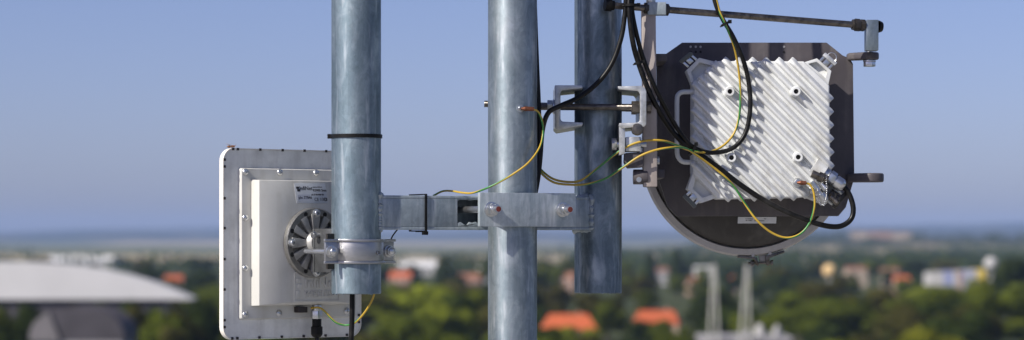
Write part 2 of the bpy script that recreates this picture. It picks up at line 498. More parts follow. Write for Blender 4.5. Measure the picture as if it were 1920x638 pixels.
# ------------------------------------------------------------------ mesh helpers
class MB:
    def __init__(self):
        self.v, self.f, self.uv = [], [], {}

    def add(self, vs, fs, M=None):
        o = len(self.v)
        self.v += [(M @ Vector(p)) if M else Vector(p) for p in vs]
        self.f += [tuple(i + o for i in f) for f in fs]
        return o

    def box(self, c, s, M=None):
        x, y, z = c
        a, b, d = s[0] / 2, s[1] / 2, s[2] / 2
        vs = [(x + i * a, y + j * b, z + k * d) for k in (-1, 1) for j in (-1, 1) for i in (-1, 1)]
        self.add(vs, [(0, 2, 3, 1), (4, 5, 7, 6), (0, 1, 5, 4), (2, 6, 7, 3), (0, 4, 6, 2), (1, 3, 7, 5)], M)
        return self

    def prism(self, poly, z0, z1, M=None, taper=None):
        n = len(poly)
        top = taper or poly
        vs = [(p[0], p[1], z0) for p in poly] + [(p[0], p[1], z1) for p in top]
        fs = [tuple(range(n))[::-1], tuple(range(n, 2 * n))] + [(i, (i + 1) % n, n + (i + 1) % n, n + i) for i in range(n)]
        self.add(vs, fs, M)
        return self

    def cyl(self, p0, p1, r0, r1=None, n=24, caps=True, rot=0.0):
        p0, p1 = Vector(p0), Vector(p1)
        r1 = r0 if r1 is None else r1
        ax = (p1 - p0).normalized()
        q = ax.orthogonal().normalized()
        if abs(ax.z) < 0.9:
            q = Vector((0, 0, 1)) - ax * ax.z
            q.normalize()
        w = ax.cross(q)
        vs = []
        for p, r in ((p0, r0), (p1, r1)):
            vs += [p + (q * math.cos(rot + 2 * math.pi * i / n) + w * math.sin(rot + 2 * math.pi * i / n)) * r for i in range(n)]
        fs = [(i, (i + 1) % n, n + (i + 1) % n, n + i) for i in range(n)]
        if caps:
            fs += [tuple(range(n))[::-1], tuple(range(n, 2 * n))]
        self.add(vs, fs)
        return self

    def lathe(self, prof, o, ax, n=48, closed=False):
        """prof: (radius, distance along axis)"""
        o, ax = Vector(o), Vector(ax).normalized()
        q = ax.orthogonal().normalized()
        w = ax.cross(q)
        vs = []
        for r, h in prof:
            vs += [o + ax * h + (q * math.cos(2 * math.pi * i / n) + w * math.sin(2 * math.pi * i / n)) * r for i in range(n)]
        m = len(prof)
        fs = []
        for k in range(m if closed else m - 1):
            a, b = k * n, ((k + 1) % m) * n
            fs += [(a + i, a + (i + 1) % n, b + (i + 1) % n, b + i) for i in range(n)]
        if not closed:
            fs += [tuple(range(n))[::-1], tuple(range((m - 1) * n, m * n))]
        self.add(vs, fs)
        return self

    def hexnut(self, p0, p1, r, rot=0.0):
        return self.cyl(p0, p1, r, n=6, rot=rot)

    def tube(self, pts, r, n=10, sub=6, wob=0.0, rfun=None):
        pts = [Vector(p) for p in pts]
        path = []
        ext = [pts[0] * 2 - pts[1]] + pts + [pts[-1] * 2 - pts[-2]]
        for i in range(1, len(ext) - 2):
            a, b, c, d = ext[i - 1:i + 3]
            for k in range(sub):
                t = k / sub
                path.append(0.5 * ((2 * b) + (c - a) * t + (2 * a - 5 * b + 4 * c - d) * t * t + (3 * b - a - 3 * c + d) * t ** 3))
        path.append(pts[-1])
        tan = [(path[min(i + 1, len(path) - 1)] - path[max(i - 1, 0)]).normalized() for i in range(len(path))]
        q = tan[0].orthogonal().normalized()
        rings, ln = [], 0.0
        o = len(self.v)
        for i, p in enumerate(path):
            if i:
                ln += (p - path[i - 1]).length
                q = (q - tan[i] * q.dot(tan[i])).normalized()
            w = tan[i].cross(q)
            rr = r * (1 + wob * random.uniform(-1, 1)) * (rfun(i / (len(path) - 1)) if rfun else 1)
            self.v += [p + (q * math.cos(2 * math.pi * k / n) + w * math.sin(2 * math.pi * k / n)) * rr for k in range(n)]
            rings.append(ln)
        for i in range(len(path) - 1):
            for k in range(n):
                fi = len(self.f)
                a = o + i * n
                self.f.append((a + k, a + (k + 1) % n, a + n + (k + 1) % n, a + n + k))
                self.uv[fi] = [(k / n, rings[i]), ((k + 1) / n, rings[i]), ((k + 1) / n, rings[i + 1]), (k / n, rings[i + 1])]
        self.f.append(tuple(o + k for k in range(n))[::-1])
        e = o + (len(path) - 1) * n
        self.f.append(tuple(e + k for k in range(n)))
        return self

    def build(self, name, material, parent=None, bevel=0.0, smooth=35, seg=2, origin=None):
        org = Vector(origin) if origin is not None else (parent_world(parent) if parent else Vector((0, 0, 0)))
        me = bpy.data.meshes.new(name)
        me.from_pydata([tuple(v - org) for v in self.v], [], self.f)
        if self.uv:
            ul = me.uv_layers.new(name='UVMap')
            for fi, us in self.uv.items():
                for li, u in zip(me.polygons[fi].loop_indices, us):
                    ul.data[li].uv = u
        bm = bmesh.new()
        bm.from_mesh(me)
        bmesh.ops.recalc_face_normals(bm, faces=bm.faces)
        if bevel > 0:
            es = [e for e in bm.edges if len(e.link_faces) == 2 and e.calc_face_angle(0) > 0.6]
            bmesh.ops.bevel(bm, geom=es, offset=bevel, segments=seg, affect='EDGES', profile=0.6, clamp_overlap=True)
        bm.to_mesh(me)
        bm.free()
        if smooth:
            for p in me.polygons:
                p.use_smooth = True
            me.set_sharp_from_angle(angle=math.radians(smooth))
        me.materials.append(MATS[material])
        ob = bpy.data.objects.new(name, me)
        COL.objects.link(ob)
        if parent:
            ob.parent = parent
            ob.location = org - parent_world(parent)
        else:
            ob.location = org
        return ob


WORLD = {}


def parent_world(o):
    v = Vector((0, 0, 0))
    while o is not None:
        v = v + o.location
        o = o.parent
    return v


def tag(o, label=None, cat=None, group=None, kind=None):
    for k, x in (('label', label), ('category', cat), ('group', group), ('kind', kind)):
        if x:
            o[k] = x
    return o


def thing(name, loc, label, cat, group=None):
    e = bpy.data.objects.new(name, None)
    e.empty_display_size = 0.05
    e.location = loc
    COL.objects.link(e)
    return tag(e, label, cat, group)


def text_mesh(name, body, size, M, material, parent, depth=0.0003, align='LEFT', bold=0.0):
    cu = bpy.data.curves.new(name, 'FONT')
    cu.body = body
    cu.size = size
    cu.extrude = depth
    cu.offset = bold
    cu.align_x = align
    cu.resolution_u = 2
    tmp = bpy.data.objects.new('tmp_text', cu)
    COL.objects.link(tmp)
    dg = bpy.context.evaluated_depsgraph_get()
    me = bpy.data.meshes.new_from_object(tmp.evaluated_get(dg))
    bpy.data.objects.remove(tmp)
    bpy.data.curves.remove(cu)
    me.name = name
    W = parent_world(parent)
    for v in me.vertices:
        v.co = (M @ v.co) - W
    me.materials.clear()
    me.materials.append(MATS[material])
    ob = bpy.data.objects.new(name, me)
    COL.objects.link(ob)
    ob.parent = parent
    return ob


def noise2(x, y):
    return (math.sin(x * 1.3 + 0.7) + math.sin(x * 2.9 + y * 1.1 + 2.0) * 0.5 + math.sin(x * 6.1 - y * 1.7 + 4.0) * 0.25 + math.sin(y * 2.3 + 1.0) * 0.5) / 2.25


# ------------------------------------------------------------------ the land
def land(r, az):
    """height of the ground at distance r and bearing az (degrees, right positive)"""
    def ss(a, b, x):
        t = max(0.0, min(1.0, (x - a) / (b - a)))
        return t * t * (3 - 2 * t)
    far = ss(11200, 15000, r) * (48 + 18 * noise2(az * 0.55, r * 0.0004)) + ss(16000, 19000, r) * (44 + 20 * noise2(az * 0.35 + 2, 1))
    near = ss(3600, 5200, r) * ss(2.0, 6.5, az) * (26 + 7 * noise2(az * 0.8, 0.5))
    und = ss(2500, 5000, r) * 3 * noise2(az * 1.2, r * 0.0012)
    return far + near + und


bm_ = MB()
azs = [-180 + i * 10 for i in range(16)] + [-24 + i * 0.5 for i in range(97)] + [30 + i * 10 for i in range(15)]
rs = [0, 40, 120, 300, 600, 1000, 1500, 2100, 2800, 3400, 3900, 4300, 4700, 5200, 6000, 7000, 8000, 9000, 9800, 10600, 11400, 12200, 13000, 14000, 15000, 16000, 17000, 18000, 19000, 19800]
na = len(azs)
vs = []
for r in rs:
    for a in azs:
        ra = math.radians(a)
        vs.append((r * math.sin(ra), r * math.cos(ra), land(r, a)))
fs = []
for i in range(len(rs) - 1):
    for j in range(na):
        k = (j + 1) % na
        if i == 0:
            fs.append((j + na, k + na, 0))
        else:
            fs.append((i * na + j, i * na + k, (i + 1) * na + k, (i + 1) * na + j))
bm_.add(vs, fs)
tag(bm_.build('ground', 'ground_fields', smooth=80), kind='structure')

# building under the camera: flat roof the mast stands on (below the frame)
ROOF = H - 1.55
b = MB()
b.box((0, 2.0, ROOF / 2 - 0.1), (16, 12, ROOF - 0.2))
b.box((0, 2.0, ROOF - 0.1), (16.4, 12.4, 0.2))
tag(b.build('roof_terrace', 'concrete', smooth=0), kind='structure')

# haze: closed box of thin air round everything
b = MB()
b.box((0, 0, 62.0), (40600, 40600, 240.0))
hz = b.build('haze', 'concrete', smooth=0)
hz.data.materials.clear()
hm = bpy.data.materials.new('haze_air')
hm.use_nodes = True
hn, hl = hm.node_tree.nodes, hm.node_tree.links
hn.remove(hn['Principled BSDF'])
pv = hn.new('ShaderNodeVolumePrincipled')
pv.inputs['Color'].default_value = (0.44, 0.62, 1.0, 1)
pv.inputs['Density'].default_value = 0.000052
hl.new(pv.outputs[0], hn['Material Output'].inputs['Volume'])
hz.data.materials.append(hm)
tag(hz, 'thin blue summer haze over the plain', 'haze', kind='stuff')

# ------------------------------------------------------------------ trees
def crown_mesh(name, seed, kind):
    rg = random.Random(seed)
    lobes = []
    if kind == 'round':
        for i in range(13):
            a = rg.uniform(0, 6.28)
            rr = rg.uniform(0.1, 0.34)
            z = rg.uniform(0.38, 0.86)
            rr *= 1.15 - abs(z - 0.55)
            lobes.append((rr * math.cos(a), rr * math.sin(a), z, rg.uniform(0.13, 0.24)))
    elif kind == 'tall':
        for i in range(12):
            z = 0.2 + 0.72 * i / 11
            a = rg.uniform(0, 6.28)
            rr = rg.uniform(0.02, 0.16)
            lobes.append((rr * math.cos(a), rr * math.sin(a), z, rg.uniform(0.10, 0.19)))
    else:  # conifer
        for i in range(14):
            z = 0.12 + 0.84 * i / 13
            lobes.append((rg.uniform(-.03, .03), rg.uniform(-.03, .03), z, 0.24 * (1.04 - z) + 0.02))
    vs, fs = [], []
    for (x, y, z, r) in lobes:
        for k in range(int(60 + 900 * r)):
            d = Vector((rg.gauss(0, 1), rg.gauss(0, 1), rg.gauss(0, 1))).normalized()
            p = Vector((x, y, z)) + Vector((d.x, d.y, d.z * 0.8)) * r * rg.uniform(0.6, 1.06)
            s = rg.uniform(0.018, 0.040)
            nrm = (d + Vector((rg.uniform(-.45, .45), rg.uniform(-.45, .45), rg.uniform(-.25, .6)))).normalized()
            q = nrm.orthogonal().normalized() * s
            w = nrm.cross(q).normalized() * s * rg.uniform(0.6, 1)
            o = len(vs)
            vs += [tuple(p - q), tuple(p - w * 0.9), tuple(p + q), tuple(p + w)]
            fs.append((o, o + 1, o + 2, o + 3))
    me = bpy.data.meshes.new(name)
    me.from_pydata(vs, [], fs)
    me.materials.append(MATS['leaf_mid'])
    return me


CROWNS = {'round': [crown_mesh('crown', 11 + i, 'round') for i in range(5)], 'tall': [crown_mesh('crown', 31 + i, 'tall') for i in range(2)], 'conifer': [crown_mesh('crown', 41 + i, 'conifer') for i in range(2)]}
tk = MB()
tk.cyl((0, 0, -0.02), (0.01, 0, 0.3), 0.030, 0.022, n=8)
tk.cyl((0.01, 0, 0.28), (0.0, 0.01, 0.72), 0.022, 0.008, n=8)
for a in range(5):
    an = a * 1.257
    tk.cyl((0, 0, 0.26 + 0.05 * a), (0.22 * math.cos(an), 0.22 * math.sin(an), 0.48 + 0.05 * a), 0.012, 0.004, n=6)
tk_ob = tk.build('trunk', 'bark')
TRUNK = tk_ob.data
bpy.data.objects.remove(tk_ob)


def tree(px, d, h, w, leaf, label, group=None, kind='round', name='tree'):
    x = (px - CX) / F * d
    rg = random.Random(int(px * 13 + d * 7))
    az = math.degrees(math.atan2(x, d))
    t = thing(name, (x, d, land(d, az)), label, 'tree', group)
    wid = w / (0.86 if kind == 'round' else 0.5 if kind == 'tall' else 0.48)
    t.scale = (wid, wid, h / (0.98 if kind != 'conifer' else 1.0))
    t.rotation_euler = (0, 0, rg.uniform(0, 6.28))
    c = bpy.data.objects.new('crown', rg.choice(CROWNS[kind]))
    COL.objects.link(c)
    c.parent = t
    c.material_slots[0].link = 'OBJECT'
    c.material_slots[0].material = MATS[leaf]
    k = bpy.data.objects.new('trunk', TRUNK)
    COL.objects.link(k)
    k.parent = t
    return t


# ------------------------------------------------------------------ buildings of the town (all soft with distance)
KEEP = []      # screen boxes (x0, x1, y0, y1, distance) that nearer trees must not cover


def house(px, py, ztop, width_px, label, walls='wall_cream', roof='roof_tile', yaw=12, roof_h=None, group=None, name='house', hip=False, flat=False, keep=True, depth=None, win=True):
    """px, py: middle of the ridge in the photo; ztop: ridge height in metres, which with py fixes the distance"""
    d = (H - ztop) / (py - HY) * F
    x = (px - CX) / F * d
    w = width_px / F * d
    dp = depth or w * 0.7
    rh = roof_h if roof_h is not None else min(3.6, w * 0.28)
    wh = ztop - rh
    t = thing(name, (x, d, 0), label, 'house' if name == 'house' else 'building', group)
    t.rotation_euler = (0, 0, math.radians(yaw))
    o = Vector((x, d, 0))
    b = MB()
    b.box((x, d, wh / 2), (w * 0.94, dp * 0.94, wh))
    wl_ = b.build('wall', walls, t, smooth=0)
    b = MB()
    a, c = w / 2, dp / 2
    if flat:
        b.box((x, d, wh + rh / 2), (w, dp, rh))
    else:
        i = a * 0.72 if hip else a
        vs = [(x - a, d - c, wh), (x + a, d - c, wh), (x + a, d + c, wh), (x - a, d + c, wh), (x - i, d, ztop), (x + i, d, ztop)]
        b.add(vs, [(0, 1, 5, 4), (2, 3, 4, 5), (0, 4, 3), (1, 2, 5), (0, 3, 2, 1)])
    rf = b.build('roof', roof, t, smooth=0)
    if not flat:
        b = MB()
        b.box((x + w * 0.2, d + c * 0.3, ztop - 0.2), (0.7, 0.7, 1.6))
        b.build('chimney', 'wall_pink', rf, smooth=0, origin=o)
    if win:
        n = max(2, int(w / 3.2))
        for s in range(max(1, int(wh / 3.1))):
            for k in range(n):
                b = MB()
                cx = x - w * 0.47 + w * 0.94 * (k + 0.5) / n
                cz = wh - 1.7 - 3.1 * s
                b.box((cx, d - dp * 0.47 - 0.02, cz), (1.2, 0.1, 1.4))
                wo = b.build('window', 'wall_white', t, smooth=0)
                b = MB()
                b.box((cx, d - dp * 0.47 - 0.06, cz), (1.0, 0.06, 1.2))
                b.build('pane', 'window_glass', wo, smooth=0)
    if keep:
        KEEP.append((px - width_px * 0.4, px + width_px * 0.4, py, py + (rh * (1.0 if width_px > 60 else 0.9)) / d * F, d))
    return t


# red and pale roofs, from the photograph
house(1066, 589, 8.0, 102, 'orange tiled roof beside the foot of the middle mast', yaw=4, walls='wall_cream', hip=True)
house(1231, 582, 8.0, 92, 'orange hipped roof right of the lower pole end, among trees', yaw=-10, walls='wall_cream', hip=True)
house(326, 516, 9.0, 34, 'small orange house just left of the flat antenna', walls='wall_pink', yaw=15)
house(752, 509, 9.0, 42, 'orange roofed house behind the right ear of the pole clamp', walls='wall_pink', yaw=-8)
house(655, 512, 9.0, 70, 'red house seen low behind the left post', walls='wall_pink', yaw=8, keep=False)
house(880, 513, 9.5, 40, 'pale pink house left of the middle mast', walls='wall_pink', roof='roof_tile_brown', yaw=10, keep=False)
house(1031, 509, 9.0, 34, 'pink house close to the right edge of the middle mast', walls='wall_pink', roof='roof_tile_brown', keep=False)
house(1064, 512, 9.0, 30, 'brown roofed house left of the right post end', walls='wall_pink', roof='roof_tile_brown', yaw=-14, keep=False)
house(1238, 502, 9.5, 50, 'pale cream house below the left rim of the dish', walls='wall_white', roof='roof_tile_brown', yaw=7, roof_h=2.0)
house(1317, 500, 9.5, 32, 'pale house with low roof left of the white pylons', walls='wall_white', roof='roof_white', yaw=5, roof_h=1.2)
house(1300, 520, 8.0, 26, 'small brick red house left of the white pylons', walls='wall_pink', yaw=20, keep=False)
house(1372, 518, 8.0, 20, 'tiny red house between the two white pylons', walls='wall_pink', yaw=-12, keep=False)
house(1604, 500, 10.5, 40, 'beige block house right of the ochre round tank', walls='wall_cream', roof='roof_tile_brown', yaw=9, roof_h=1.5)
house(1668, 503, 10.0, 36, 'beige house left of the striped hall, tan walls', walls='wall_cream', roof='roof_tile_brown', yaw=-9, roof_h=1.5)
house(1690, 517, 9.0, 30, 'red roofed house left of the striped hall', walls='wall_pink', yaw=14, keep=False)
house(243, 577, 11.0, 30, 'beige house under the right end of the white arched roof', walls='wall_cream', roof='roof_tile_brown', yaw=20, roof_h=2.0)
house(272, 598, 9.5, 34, 'tan house in trees right of the dark vaulted tower', walls='wall_cream', roof='roof_tile_brown', yaw=-15, roof_h=2.0)
house(40, 606, 9.0, 44, 'white walled house at the lower left corner of the picture', walls='wall_white', yaw=8)
house(110, 603, 9.0, 26, 'orange gabled house left of the dark vaulted tower', walls='wall_pink', yaw=-30)
house(210, 616, 8.0, 40, 'brown house at the lower right of the dark vaulted tower', walls='wall_pink', yaw=10)
house(781, 489, 10.0, 74, 'long white hall roof right of the pole clamp', walls='wall_white', roof='roof_white', yaw=3, roof_h=4.5, name='industrial_hall', win=False)
house(160, 480, 10.0, 132, 'long white factory roof above the white arched roof', walls='wall_white', roof='roof_white', yaw=-4, roof_h=5.0, name='industrial_hall', win=False)
house(905, 500, 9.0, 26, 'faint grey shed behind the left edge of the middle mast', walls='wall_grey', roof='roof_white', yaw=3, roof_h=1.5, name='industrial_hall', win=False, keep=False)
for i, (px, py, wpx, wm) in enumerate(((1612, 449.6, 34, 'wall_cream'), (1650, 448.9, 46, 'wall_pink'), (1690, 449.4, 36, 'wall_cream'))):
    dd = 4700.0
    x = (px - CX) / F * dd
    g = land(dd, math.degrees(math.atan2(x, dd)))
    w = wpx / F * dd
    t = thing('hillside_building', (x, dd, g), ['leftmost', 'middle', 'rightmost'][i] + ' of three faint tan buildings on the hazy right hillside', 'building', 'faint buildings on the right hillside')
    b = MB()
    b.box((x, dd, g + 5), (w, 12, 14))
    b.build('wall', wm, t, smooth=0)
    b = MB()
    b.box((x, dd, g + 12.5), (w + 1, 13, 1.2))
    b.build('roof', 'roof_tile_brown', t, smooth=0)

# striped hall at the right
d0 = 1060.0
t = thing('striped_hall', P(1790, 526, d0) * 1, 'long hall with white, blue and yellow wall panels at the right', 'building')
t.location.z = 0
zt = P(1790, 507, d0).z
cols = ['wall_white', 'wall_white', 'wall_white', 'wall_blue', 'wall_blue', 'wall_white', 'wall_pink', 'wall_blue', 'wall_white', 'wall_blue', 'wall_yellow', 'wall_yellow']
for i, c in enumerate(cols):
    xa, xb = P(1738 + i * 8.6, 0, d0).x, P(1738 + (i + 1) * 8.6, 0, d0).x
    top = zt - 0.9 + 1.3 * i / 11
    b = MB()
    b.box(((xa + xb) / 2, d0, top / 2), (xb - xa - 0.06, 16 + 0.12 * (i % 2), top))
    b.build('wall_panel', c, t, smooth=0)
KEEP.append((1735, 1845, 503, 530, d0))


def ball_tank(px, py, dia_px, d, material, label):
    c = P(px, py, d)
    r = dia_px / 2 / F * d
    t = thing('water_tower', (c.x, d, 0), label, 'water tower')
    b = MB()
    b.lathe([(r * math.sin(a * math.pi / 12), -r * math.cos(a * math.pi / 12)) for a in range(1, 12)], c, (0, 0, 1), 28)
    b.build('tank', material, t, smooth=60)
    b = MB()
    b.cyl((c.x, d, 0), (c.x, d, c.z - r * 0.9), r * 0.3, r * 0.2, 16)
    b.build('stem', 'wall_white', t)
    KEEP.append((px - dia_px / 2, px + dia_px / 2, py - dia_px / 2, py + dia_px / 2, d))


ball_tank(1858, 495, 26, 1150.0, 'wall_white', 'white round water tower at the right of the striped hall')
ball_tank(1555, 508, 25, 1020.0, 'wall_ochre', 'ochre round tank right of and below the dish')

# white arched roof of the sports hall at the left
d0 = 450.0
c0, c1 = P(-420, 562, d0), P(362, 562, d0)
xm, hw = (c0.x + c1.x) / 2, (c1.x - c0.x) / 2
ze, zp = c0.z, P(0, 491, d0).z
t = thing('sports_hall', (xm, d0 + 25, 0), 'sports hall with wide white arched roof at the left edge', 'building')
prof = []
for i in range(33):
    s = -1 + 2 * i / 32
    prof.append((xm + hw * s, ze + 0.15 + (zp - ze - 0.15) * (1 - abs(s) ** 2.7)))
poly = [(xm - hw, ze)] + prof + [(xm + hw, ze)]
Mxz = Matrix(((1, 0, 0, 0), (0, 0, 1, 0), (0, 1, 0, 0), (0, 0, 0, 1)))     # (x, z, y) prisms
b = MB()
b.prism(poly, d0, d0 + 6, Mxz)
b.build('roof', 'membrane', t, smooth=30)
b = MB()
b.box((xm - 1, d0 + 3, ze / 2), (hw * 1.8, 4, ze))
b.build('wall', 'vault_dark', t, smooth=0)
KEEP.append((-40, 362, 484, 563, d0))

# dark vaulted tower below it
d0 = 250.0
xl, xr = P(56, 0, d0).x, P(232, 0, d0).x
zt, zs = P(0, 577, d0).z, P(0, 640, d0).z
xm, hw = (xl + xr) / 2, (xr - xl) / 2
t = thing('vaulted_tower', (xm, d0 + 4, 0), 'dark vaulted tower roof below the white arched roof', 'building')
poly = [(xm + hw * math.cos(a * math.pi / 20), zs + (zt - zs) * math.sin(a * math.pi / 20) ** 0.75) for a in range(21)]
b = MB()
b.prism(poly, d0 + 0.25, d0 + 9, Mxz)
for k in range(5):
    y = d0 + 0.6 + k * 2.0
    b.prism([(xm + (hw + 0.1) * math.cos(a * math.pi / 20), zs + (zt - zs + 0.1) * math.sin(a * math.pi / 20) ** 0.75) for a in range(21)], y, y + 0.18, Mxz)
b.build('roof', 'vault_dark', t, smooth=30)
b = MB()
b.box((xm, d0 + 4.6, zs / 2), (hw * 1.9, 8.6, zs))
b.build('wall', 'wall_grey', t, smooth=0)
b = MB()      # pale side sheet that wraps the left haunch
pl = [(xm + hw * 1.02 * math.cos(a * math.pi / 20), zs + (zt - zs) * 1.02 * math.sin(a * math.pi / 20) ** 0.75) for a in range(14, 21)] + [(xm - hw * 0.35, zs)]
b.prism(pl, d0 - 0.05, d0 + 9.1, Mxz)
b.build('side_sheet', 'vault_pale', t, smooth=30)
KEEP.append((50, 238, 576, 640, d0))

# hall with two white A-frame pylons
d0 = 350.0
zr = P(0, 632, d0).z
t = thing('pylon_hall', (P(1400, 0, d0).x, d0, 0), 'flat grey hall roof with small vents carrying two white pylons', 'building')
xa, xb = P(1316, 0, d0).x, P(1486, 0, d0).x
b = MB()
b.box(((xa + xb) / 2, d0 + 6, zr / 2 - 0.3), (xb - xa - 0.6, 11.4, zr - 0.6))
b.build('wall', 'wall_grey', t, smooth=0)
b = MB()
b.box(((xa + xb) / 2, d0 + 6, zr - 0.3), (xb - xa, 12, 0.6))
b.build('roof', 'wall_grey', t, smooth=0)
for (px, s) in ((1428, 1.0), (1462, 0.9), (1405, 0.6)):
    b = MB()
    c = P(px, 0, d0)
    b.lathe([(0.62 * s, 0), (0.62 * s, 0.7 * s), (0.42 * s, 1.3 * s), (0.1 * s, 1.6 * s)], (c.x, d0 + 3, zr + 0.003), (0, 0, 1), 14)
    b.build('roof_vent', 'wall_white', t, smooth=40)
KEEP.append((1310, 1490, 590, 640, d0))


def pylon(px, top_px, lean, label):
    base = P(px, 632, d0 - 1.0)
    topp = P(top_px, 501, d0 - 1.0)
    t = thing('pylon', (base.x, d0 - 1.0, 0), label, 'pylon', 'white pylons of the hall')
    for s in (-1, 1):
        b = MB()
        foot = Vector((base.x + s * 1.3 + lean, d0 - 1.0 + 0.15 * s, 0.0))
        up = topp + Vector((s * 0.10, 0.0, 0))
        dirv = (foot - up)
        dirv = dirv * 1.0
        b.cyl(foot, up, 0.17, 0.13, 12)
        b.build('leg', 'steel_white', t)
    b = MB()
    b.box((topp.x, d0 - 1, topp.z + 0.15), (0.5, 0.5, 0.35))
    b.build('head', 'steel_white', t, bevel=0.08)
    KEEP.append((px - 24, px + 24, 498, 640, d0 - 1))


pylon(1337, 1339, 0.0, 'left white A-frame pylon rising below the dish')
pylon(1394, 1401, -0.2, 'right white A-frame pylon rising below the dish')

# ---- trees one can tell apart
for a in (
    (790, 640, 14.6, 17.0, 'leaf_bright', 'large bright green tree midway between the left post and the middle mast'),
    (868, 610, 13.9, 16.0, 'leaf_bright', 'large bright green tree touching the left edge of the middle mast'),
    (829, 560, 13.0, 14.5, 'leaf_bright', 'nearest bright green tree in the gap between the left post and the mast'),
    (1745, 430, 11.6, 11.0, 'leaf_yellow', 'yellow green rounded bush at the bottom right'),
    (1870, 560, 15.0, 17.0, 'leaf_mid', 'large mid green tree near the right bottom corner'),
    (1905, 820, 19.5, 16.0, 'leaf_dark', 'tall dark tree at the right edge of the picture'),
    (1640, 640, 13.6, 17.0, 'leaf_olive', 'dark olive tree below the striped hall'),
    (1560, 600, 13.0, 17.0, 'leaf_mid', 'mid green tree below the ochre round tank'),
    (1745, 600, 14.4, 18.0, 'leaf_mid', 'broad green tree just below the striped hall'),
    (1820, 700, 15.6, 17.0, 'leaf_bright', 'light green tree below the white water tower'),
    (382, 470, 14.6, 11.0, 'leaf_dark', 'dark green tree against the left edge of the flat antenna'),
    (318, 420, 12.0, 8.0, 'leaf_olive', 'olive tree under the right tip of the arched roof'),
    (745, 520, 10.5, 10.0, 'leaf_mid', 'green tree at the lower edge right of the hanging black cable'),
    (938, 560, 11.5, 10.0, 'leaf_olive', 'olive tree hidden partly by the middle mast'),
    (1140, 640, 10.4, 10.0, 'leaf_mid', 'green tree between the two orange roofs'),
    (1036, 585, 6.2, 9.0, 'leaf_mid', 'green bush below the left half of the orange roof by the mast'),
    (1090, 580, 6.4, 9.0, 'leaf_bright', 'light green bush below the right half of the orange roof by the mast'),
    (1208, 595, 7.3, 9.5, 'leaf_dark', 'dark bush below the left half of the orange hipped roof'),
    (1256, 590, 7.4, 9.5, 'leaf_mid', 'green bush below the right half of the orange hipped roof'),
):
    tree(*a)
for a in (
    (1218, 1380, 19.0, 11.0, 'leaf_dark', 'left of the two pointed dark conifers beyond the right post', 'pointed conifers', 'conifer', 'conifer'),
    (1270, 1340, 20.5, 12.0, 'leaf_dark', 'right of the two pointed dark conifers beyond the right post', 'pointed conifers', 'conifer', 'conifer'),
    (835, 1250, 16.5, 8.0, 'leaf_dark', 'narrow dark tree right of the white hall roof', None, 'tall', 'tree'),
):
    tree(a[0], a[1], a[2], a[3], a[4], a[5], a[6], a[7], a[8])


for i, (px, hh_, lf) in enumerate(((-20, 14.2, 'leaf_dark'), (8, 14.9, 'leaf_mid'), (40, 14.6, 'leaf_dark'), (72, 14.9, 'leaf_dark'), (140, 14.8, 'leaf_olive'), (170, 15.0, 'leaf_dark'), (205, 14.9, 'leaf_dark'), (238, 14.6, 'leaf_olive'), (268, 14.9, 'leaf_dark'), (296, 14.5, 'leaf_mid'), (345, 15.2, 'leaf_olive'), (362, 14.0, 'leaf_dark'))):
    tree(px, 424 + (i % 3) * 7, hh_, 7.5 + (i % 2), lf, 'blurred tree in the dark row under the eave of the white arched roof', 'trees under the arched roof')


def blocked(px, d, h, w):
    x0, x1 = px - w / 2 / d * F, px + w / 2 / d * F
    yt = HY + (H - h) / d * F
    for (a, b_, c, e, dd) in KEEP:
        if d - w / 2 < dd + 12 and x1 > a - 3 and x0 < b_ + 3 and yt < e - 3:
            return True
    return False


rg = random.Random(99)
placed, tries = 0, 0
spots = []
while placed < 268 and tries < 9000:
    tries += 1
    u = rg.random()
    d = 400 * (1750 / 400) ** (u ** 0.85)
    half = 1010
    px = rg.uniform(-60, 1980)
    h = rg.uniform(7.5, 13.5)
    w = h * rg.uniform(0.95, 1.4)
    if d > 1000:
        h *= 1.1
    if blocked(px, d, h, w):
        continue
    x = (px - CX) / F * d
    if any((x - a) ** 2 + (d - b_) ** 2 < (0.62 * (w + c) / 2 + 1) ** 2 for a, b_, c in spots):
        continue
    spots.append((x, d, w))
    r = rg.random()
    if d > 900:
        leaf = 'leaf_dark' if r < 0.6 else 'leaf_mid' if r < 0.85 else 'leaf_olive'
    else:
        leaf = 'leaf_dark' if r < 0.28 else 'leaf_mid' if r < 0.62 else 'leaf_olive' if r < 0.86 else 'leaf_bright'
    if d > 900:
        lab, gr = 'blurred tree of the dark belt of trees between the far houses', 'trees of the far belt'
    else:
        lab, gr = 'blurred tree among the nearer trees along the bottom of the picture', 'nearer blurred trees'
    tree(px, d, h, w, leaf, lab, gr, 'tall' if rg.random() < 0.12 else 'round')
    placed += 1

# far woods and hedges beyond the town: one mass nobody could count
vs, fs = [], []
for k in range(2100):
    d = rg.uniform(1750, 5200)
    px = rg.uniform(-80, 2000)
    x = (px - CX) / F * d
    az = math.degrees(math.atan2(x, d))
    right = max(0.0, min(1.0, (px - 1000) / 700))
    dens = 0.6 if d < 2300 else (0.06 + 0.85 * right)
    if noise2(x * 0.004, d * 0.004) + rg.uniform(-0.7, 0.7) < 1 - 2 * dens:
        continue
    z0 = land(d, az)
    h = rg.uniform(7, 14)
    for q in range(16):
        p = Vector((x + rg.gauss(0, 7), d + rg.gauss(0, 7), z0 + h * rg.uniform(0.15, 1.0)))
        n = Vector((rg.uniform(-1, 1), rg.uniform(-1, 0.2), rg.uniform(-.2, 1))).normalized()
        a = n.orthogonal().normalized() * rg.uniform(1.4, 2.8)
        c = n.cross(a).normalized() * rg.uniform(1.4, 2.8)
        o = len(vs)
        vs += [tuple(p - a), tuple(p - c), tuple(p + a), tuple(p + c)]
        fs.append((o, o + 1, o + 2, o + 3))
me = bpy.data.meshes.new('far_woodland')
me.from_pydata(vs, [], fs)
